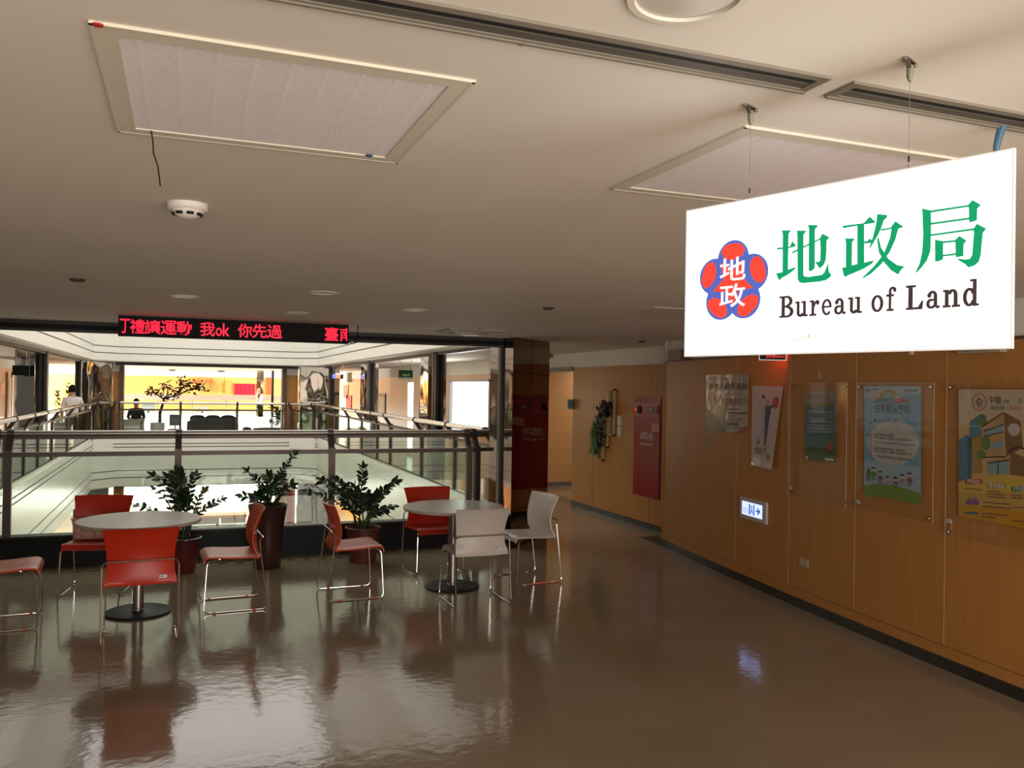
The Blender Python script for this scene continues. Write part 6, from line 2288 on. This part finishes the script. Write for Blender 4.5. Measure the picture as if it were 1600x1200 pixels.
for (px0, px1, m, lb) in ((401, 412, MIRROR, 'mirror-clad pillar in the far hall, left of the pair'), (425, 428, DARKM, 'dark slim pillar in the far hall'),):
    a, b = on_y(px0, 600, 33.0), on_y(px1, 600, 33.0)
    mb = MB()
    mb.box(a.x, b.x, 33.0, 33.3, 0, CZ, m)
    o = struct(mb.build('pillar', smooth=0))
a, b = fpx(416, 617), fpx(424, 590)
mb = MB()
mb.poly(FF, [a, (b[0], a[1]), b, (a[0], b[1])], 0.0, mat('banner_scarlet', (0.75, 0.10, 0.03), 0.5), th=0.02)
tag(mb.build('wall_banner', smooth=0), 'narrow scarlet banner on the far wall beside the slim pillar', 'banner')

# ------------------------------------------------------------------ left corridor
GSIGN = mat('sign_dark_green', (0.004, 0.012, 0.006), 0.5, spec=0.1)
for pa, pb, y, lb in ((19, 46, 17.0, 'dark green hanging sign in the left corridor, wider and nearer'), (48, 62, 21.0, 'dark green hanging sign in the left corridor, narrower and farther')):
    a, b = on_y(pa, 586, y), on_y(pb, 571.5, y)
    sg = thing('hanging_sign', lb, 'sign', (a.x, y, a.z), group='green hanging signs in the left corridor')
    W_, H_ = b.x - a.x, b.z - a.z
    mb = MB()
    mb.box(0, W_, 0, 0.05, 0, H_, GSIGN)
    mb.build('panel', sg, smooth=0)
    mb = MB()
    for xx in (W_ * .2, W_ * .8):
        mb.tube([(xx, 0.025, H_), (xx, 0.025, CZ - a.z)], 0.006, STEEL, n=6)
    mb.build('hanger', sg)
WDO = mat('white_door', (0.75, 0.72, 0.66), 0.4)
for k, (pa, pb) in enumerate(((9, 18), (24, 44), (47, 61))):
    ya, yb = on_x(pa, 620, LX).y, on_x(pb, 620, LX).y
    mb = MB()
    mb.box(LX, LX + 0.05, ya, yb, 0, 2.05, DOORW)
    mb.box(LX + 0.05, LX + 0.06, ya + (yb - ya) * .15, ya + (yb - ya) * .48, 0.25, 1.9, WDO)
    mb.box(LX + 0.05, LX + 0.06, ya + (yb - ya) * .55, ya + (yb - ya) * .88, 0.25, 1.9, WDO)
    mb.box(LX + 0.05, LX + 0.07, ya + (yb - ya) * .495, ya + (yb - ya) * .53, 0.0, 2.05, WOODDARK)
    struct(mb.build('door_%d' % (k + 3), smooth=0))
q = on_x(100, 640, LX + 0.4)
yp = thing('potted_plant', 'tall yellow-green columnar plants in a pot at the end of the left corridor', 'plant', (LX + 0.75, 30.4, 0))
mb = MB()
mb.lathe([(0.0, 0), (0.2, 0), (0.28, 0.5), (0.26, 0.52), (0.0, 0.48)], (0, 0, 0), mat('terracotta_pot', (0.35, 0.12, 0.06), 0.6), n=20)
mb.build('pot', yp)
YG = mat('yellow_green_leaf', (0.25, 0.26, 0.03), 0.5)
for x_, h in ((-0.16, 1.5), (0.15, 1.85)):
    mb = MB()
    for k in range(70):
        z = 0.5 + (h - 0.5) * rnd.random()
        a = rnd.uniform(0, 2 * PI)
        leaf(mb, Vector((x_, 0, z)) + Vector((math.cos(a), math.sin(a), 0)) * 0.04, Vector((math.cos(a), math.sin(a), 0.9)), Vector((0, 0, 1)), 0.13, 0.07, YG)
    mb.build('foliage', yp, smooth=60)
mb = MB()
ya = on_x(2, 605, LX).y
mb.box(LX, LX + 0.04, ya - 0.35, ya + 0.25, 1.45, 1.75, PR)
tag(mb.build('wall_notice', smooth=0), 'red notice on the left corridor wall at the photo edge', 'notice')

# ------------------------------------------------------------------ right corridor
a, b = on_y(623, 593, 17.0), on_y(645, 578.5, 17.0)
sg = thing('hanging_sign', 'green exit sign hanging in the corridor across the atrium at right', 'sign', (a.x, 17.0, a.z))
W_, H_ = b.x - a.x, b.z - a.z
mb = MB()
mb.box(0, W_, 0, 0.05, 0, H_, mat('exit_green', (0.005, 0.03, 0.014), 0.35, spec=0.2))
mb.box(0, W_, -0.004, 0, 0, H_ * 0.22, mat('exit_grey', (0.25, 0.27, 0.24), 0.4))
mb.build('panel', sg, smooth=0)
mb = MB()
text(mb, (Vector((0, 0, 0)), Vector((1, 0, 0)), ZV.copy(), Vector((0, -1, 0))), '地價科', W_ * .25, W_ * .8, H_ * .35, H_ * .62, 0.006, mat('exit_print', (0.25, 0.3, 0.12), 0.4), weight=0.02)
mb.build('lettering', sg, smooth=0)
mb = MB()
for xx in (W_ * .1, W_ * .9):
    mb.tube([(xx, 0.025, H_), (xx, 0.025, CZ - a.z)], 0.006, STEEL, n=6)
mb.build('hanger', sg)
a, b = on_y(519, 592, 21.5), on_y(537, 583.5, 21.5)
sg = thing('lit_hanging_sign', 'small lit blue, orange and white hanging sign far along the right corridor', 'sign', (a.x, 21.5, a.z))
W_, H_ = b.x - a.x, b.z - a.z
mb = MB()
mb.box(0, W_, 0, 0.05, 0, H_, DARKM)
mb.build('case', sg, smooth=0)
mb = MB()
mb.box(0.01, W_ * .28, -0.004, 0, H_ * .1, H_ * .85, mat('lit_blue', (0.1, 0.2, 0.9), 0.4, emit=(0.12, 0.2, 0.95), es=1.2))
mb.box(W_ * .3, W_ * .72, -0.004, 0, H_ * .1, H_ * .75, mat('lit_orange', (0.8, 0.3, 0.1), 0.4, emit=(0.8, 0.28, 0.12), es=1.0))
mb.box(W_ * .28, W_ * .9, -0.005, 0, H_ * .78, H_ * .98, mat('lit_pink_white', (0.9, 0.7, 0.8), 0.4, emit=(1, 0.8, 0.9), es=1.2))
mb.build('lit_face', sg, smooth=0)
mb = MB()
for xx in (W_ * .1, W_ * .9):
    mb.tube([(xx, 0.025, H_), (xx, 0.025, CZ - a.z)], 0.006, STEEL, n=6)
mb.build('hanger', sg)
ya = on_x(598, 616, HX).y
mb = MB()
mb.box(HX - 0.03, HX, ya - 0.45, ya + 0.45, 1.0, 1.62, mat('poster_dark_gold', (0.06, 0.045, 0.03), 0.4))
mb.box(HX - 0.035, HX - 0.03, ya - 0.32, ya + 0.32, 1.10, 1.52, mat('poster_gold', (0.32, 0.24, 0.10), 0.4))
tag(mb.build('wall_picture', smooth=0), 'dark and gold picture on the wood wall across the atrium at right', 'picture')
ya = on_x(548, 586, HX).y
mb = MB()
mb.box(HX - 0.15, HX, ya - 0.2, ya + 0.2, 1.98, 2.33, mat('speaker_beige', (0.5, 0.46, 0.36), 0.5))
tag(mb.build('wall_speaker', smooth=0), 'beige wall speaker far along the right corridor', 'speaker')
for py_, px_, c_, lb in ((612, 541, (0.6, 0.25, 0.2), 'pink notice far along the right corridor, upper'), (628, 546, (0.5, 0.06, 0.06), 'red notice far along the right corridor, lower')):
    q = on_x(px_, py_, HX)
    mb = MB()
    mb.box(HX - 0.03, HX, q.y - 0.5, q.y + 0.5, q.z - 0.25, q.z + 0.25, mat('notice_%d' % px_, c_, 0.5))
    tag(mb.build('wall_notice', smooth=0), lb, 'notice')

# ------------------------------------------------------------------ storey below, seen through the railing glass
LB_ = -3.39
mb = MB()
mb.prism([(3.15, 25.2), (4.2, 25.2), (4.2, 26.0), (3.15, 26.0)], LB_, -1.0, MIRROR)
struct(mb.build('column_lower_right', smooth=0))
mb = MB()
mb.prism([(-2.7, 25.2), (-1.85, 25.2), (-1.85, 26.0), (-2.7, 26.0)], LB_, -1.0, MIRROR)
mb.prism([(-1.75, 25.4), (-1.5, 25.4), (-1.5, 25.8), (-1.75, 25.8)], LB_, -1.0, WOOD)
struct(mb.build('column_lower_left', smooth=0))
mb = MB()
mb.prism([(2.55, 25.5), (3.1, 25.5), (3.1, 25.9), (2.55, 25.9)], LB_, -1.0, mat('lower_orange_cladding', (0.6, 0.3, 0.1), 0.45))
mb.prism([(2.88, 25.48), (3.02, 25.48), (3.02, 25.5), (2.88, 25.5)], LB_, -1.0, PR)
struct(mb.build('column_lower_panel', smooth=0))
for pa, pb, m, lb in ((283, 343, 'a', 'pale counter on the storey below, left part'), (346, 384, 'b', 'pale counter on the storey below, right part')):
    a, b = on_y(pa, 800, 28.5), on_y(pb, 800, 28.5)
    ctn = thing('lower_counter', lb, 'counter', (a.x, 28.5, LB_), group='counters of the storey below')
    mb = MB()
    mb.box(0, b.x - a.x, 0, 0.6, 0, 0.95, mat('lower_counter_grey', (0.55, 0.54, 0.5), 0.3))
    mb.build('cabinet', ctn, smooth=0)
    mb = MB()
    mb.box(-0.03, b.x - a.x + 0.03, -0.03, 0.63, 0.95, 1.03, mat('lower_counter_orange', (0.85, 0.42, 0.15), 0.4))
    mb.build('worktop', ctn, smooth=0)
q = on_y(135, 770, 25.6)
mb = MB()
mb.box(q.x - 0.2, q.x + 0.15, 25.55, 25.6, -1.35, -1.08, mat('lower_sign_olive', (0.25, 0.27, 0.10), 0.5))
mb.tube([(q.x, 25.575, -1.08), (q.x, 25.575, -1.0)], 0.01, STEEL, n=6)
tag(mb.build('hanging_sign', smooth=0), 'olive hanging sign on the storey below at left', 'sign')
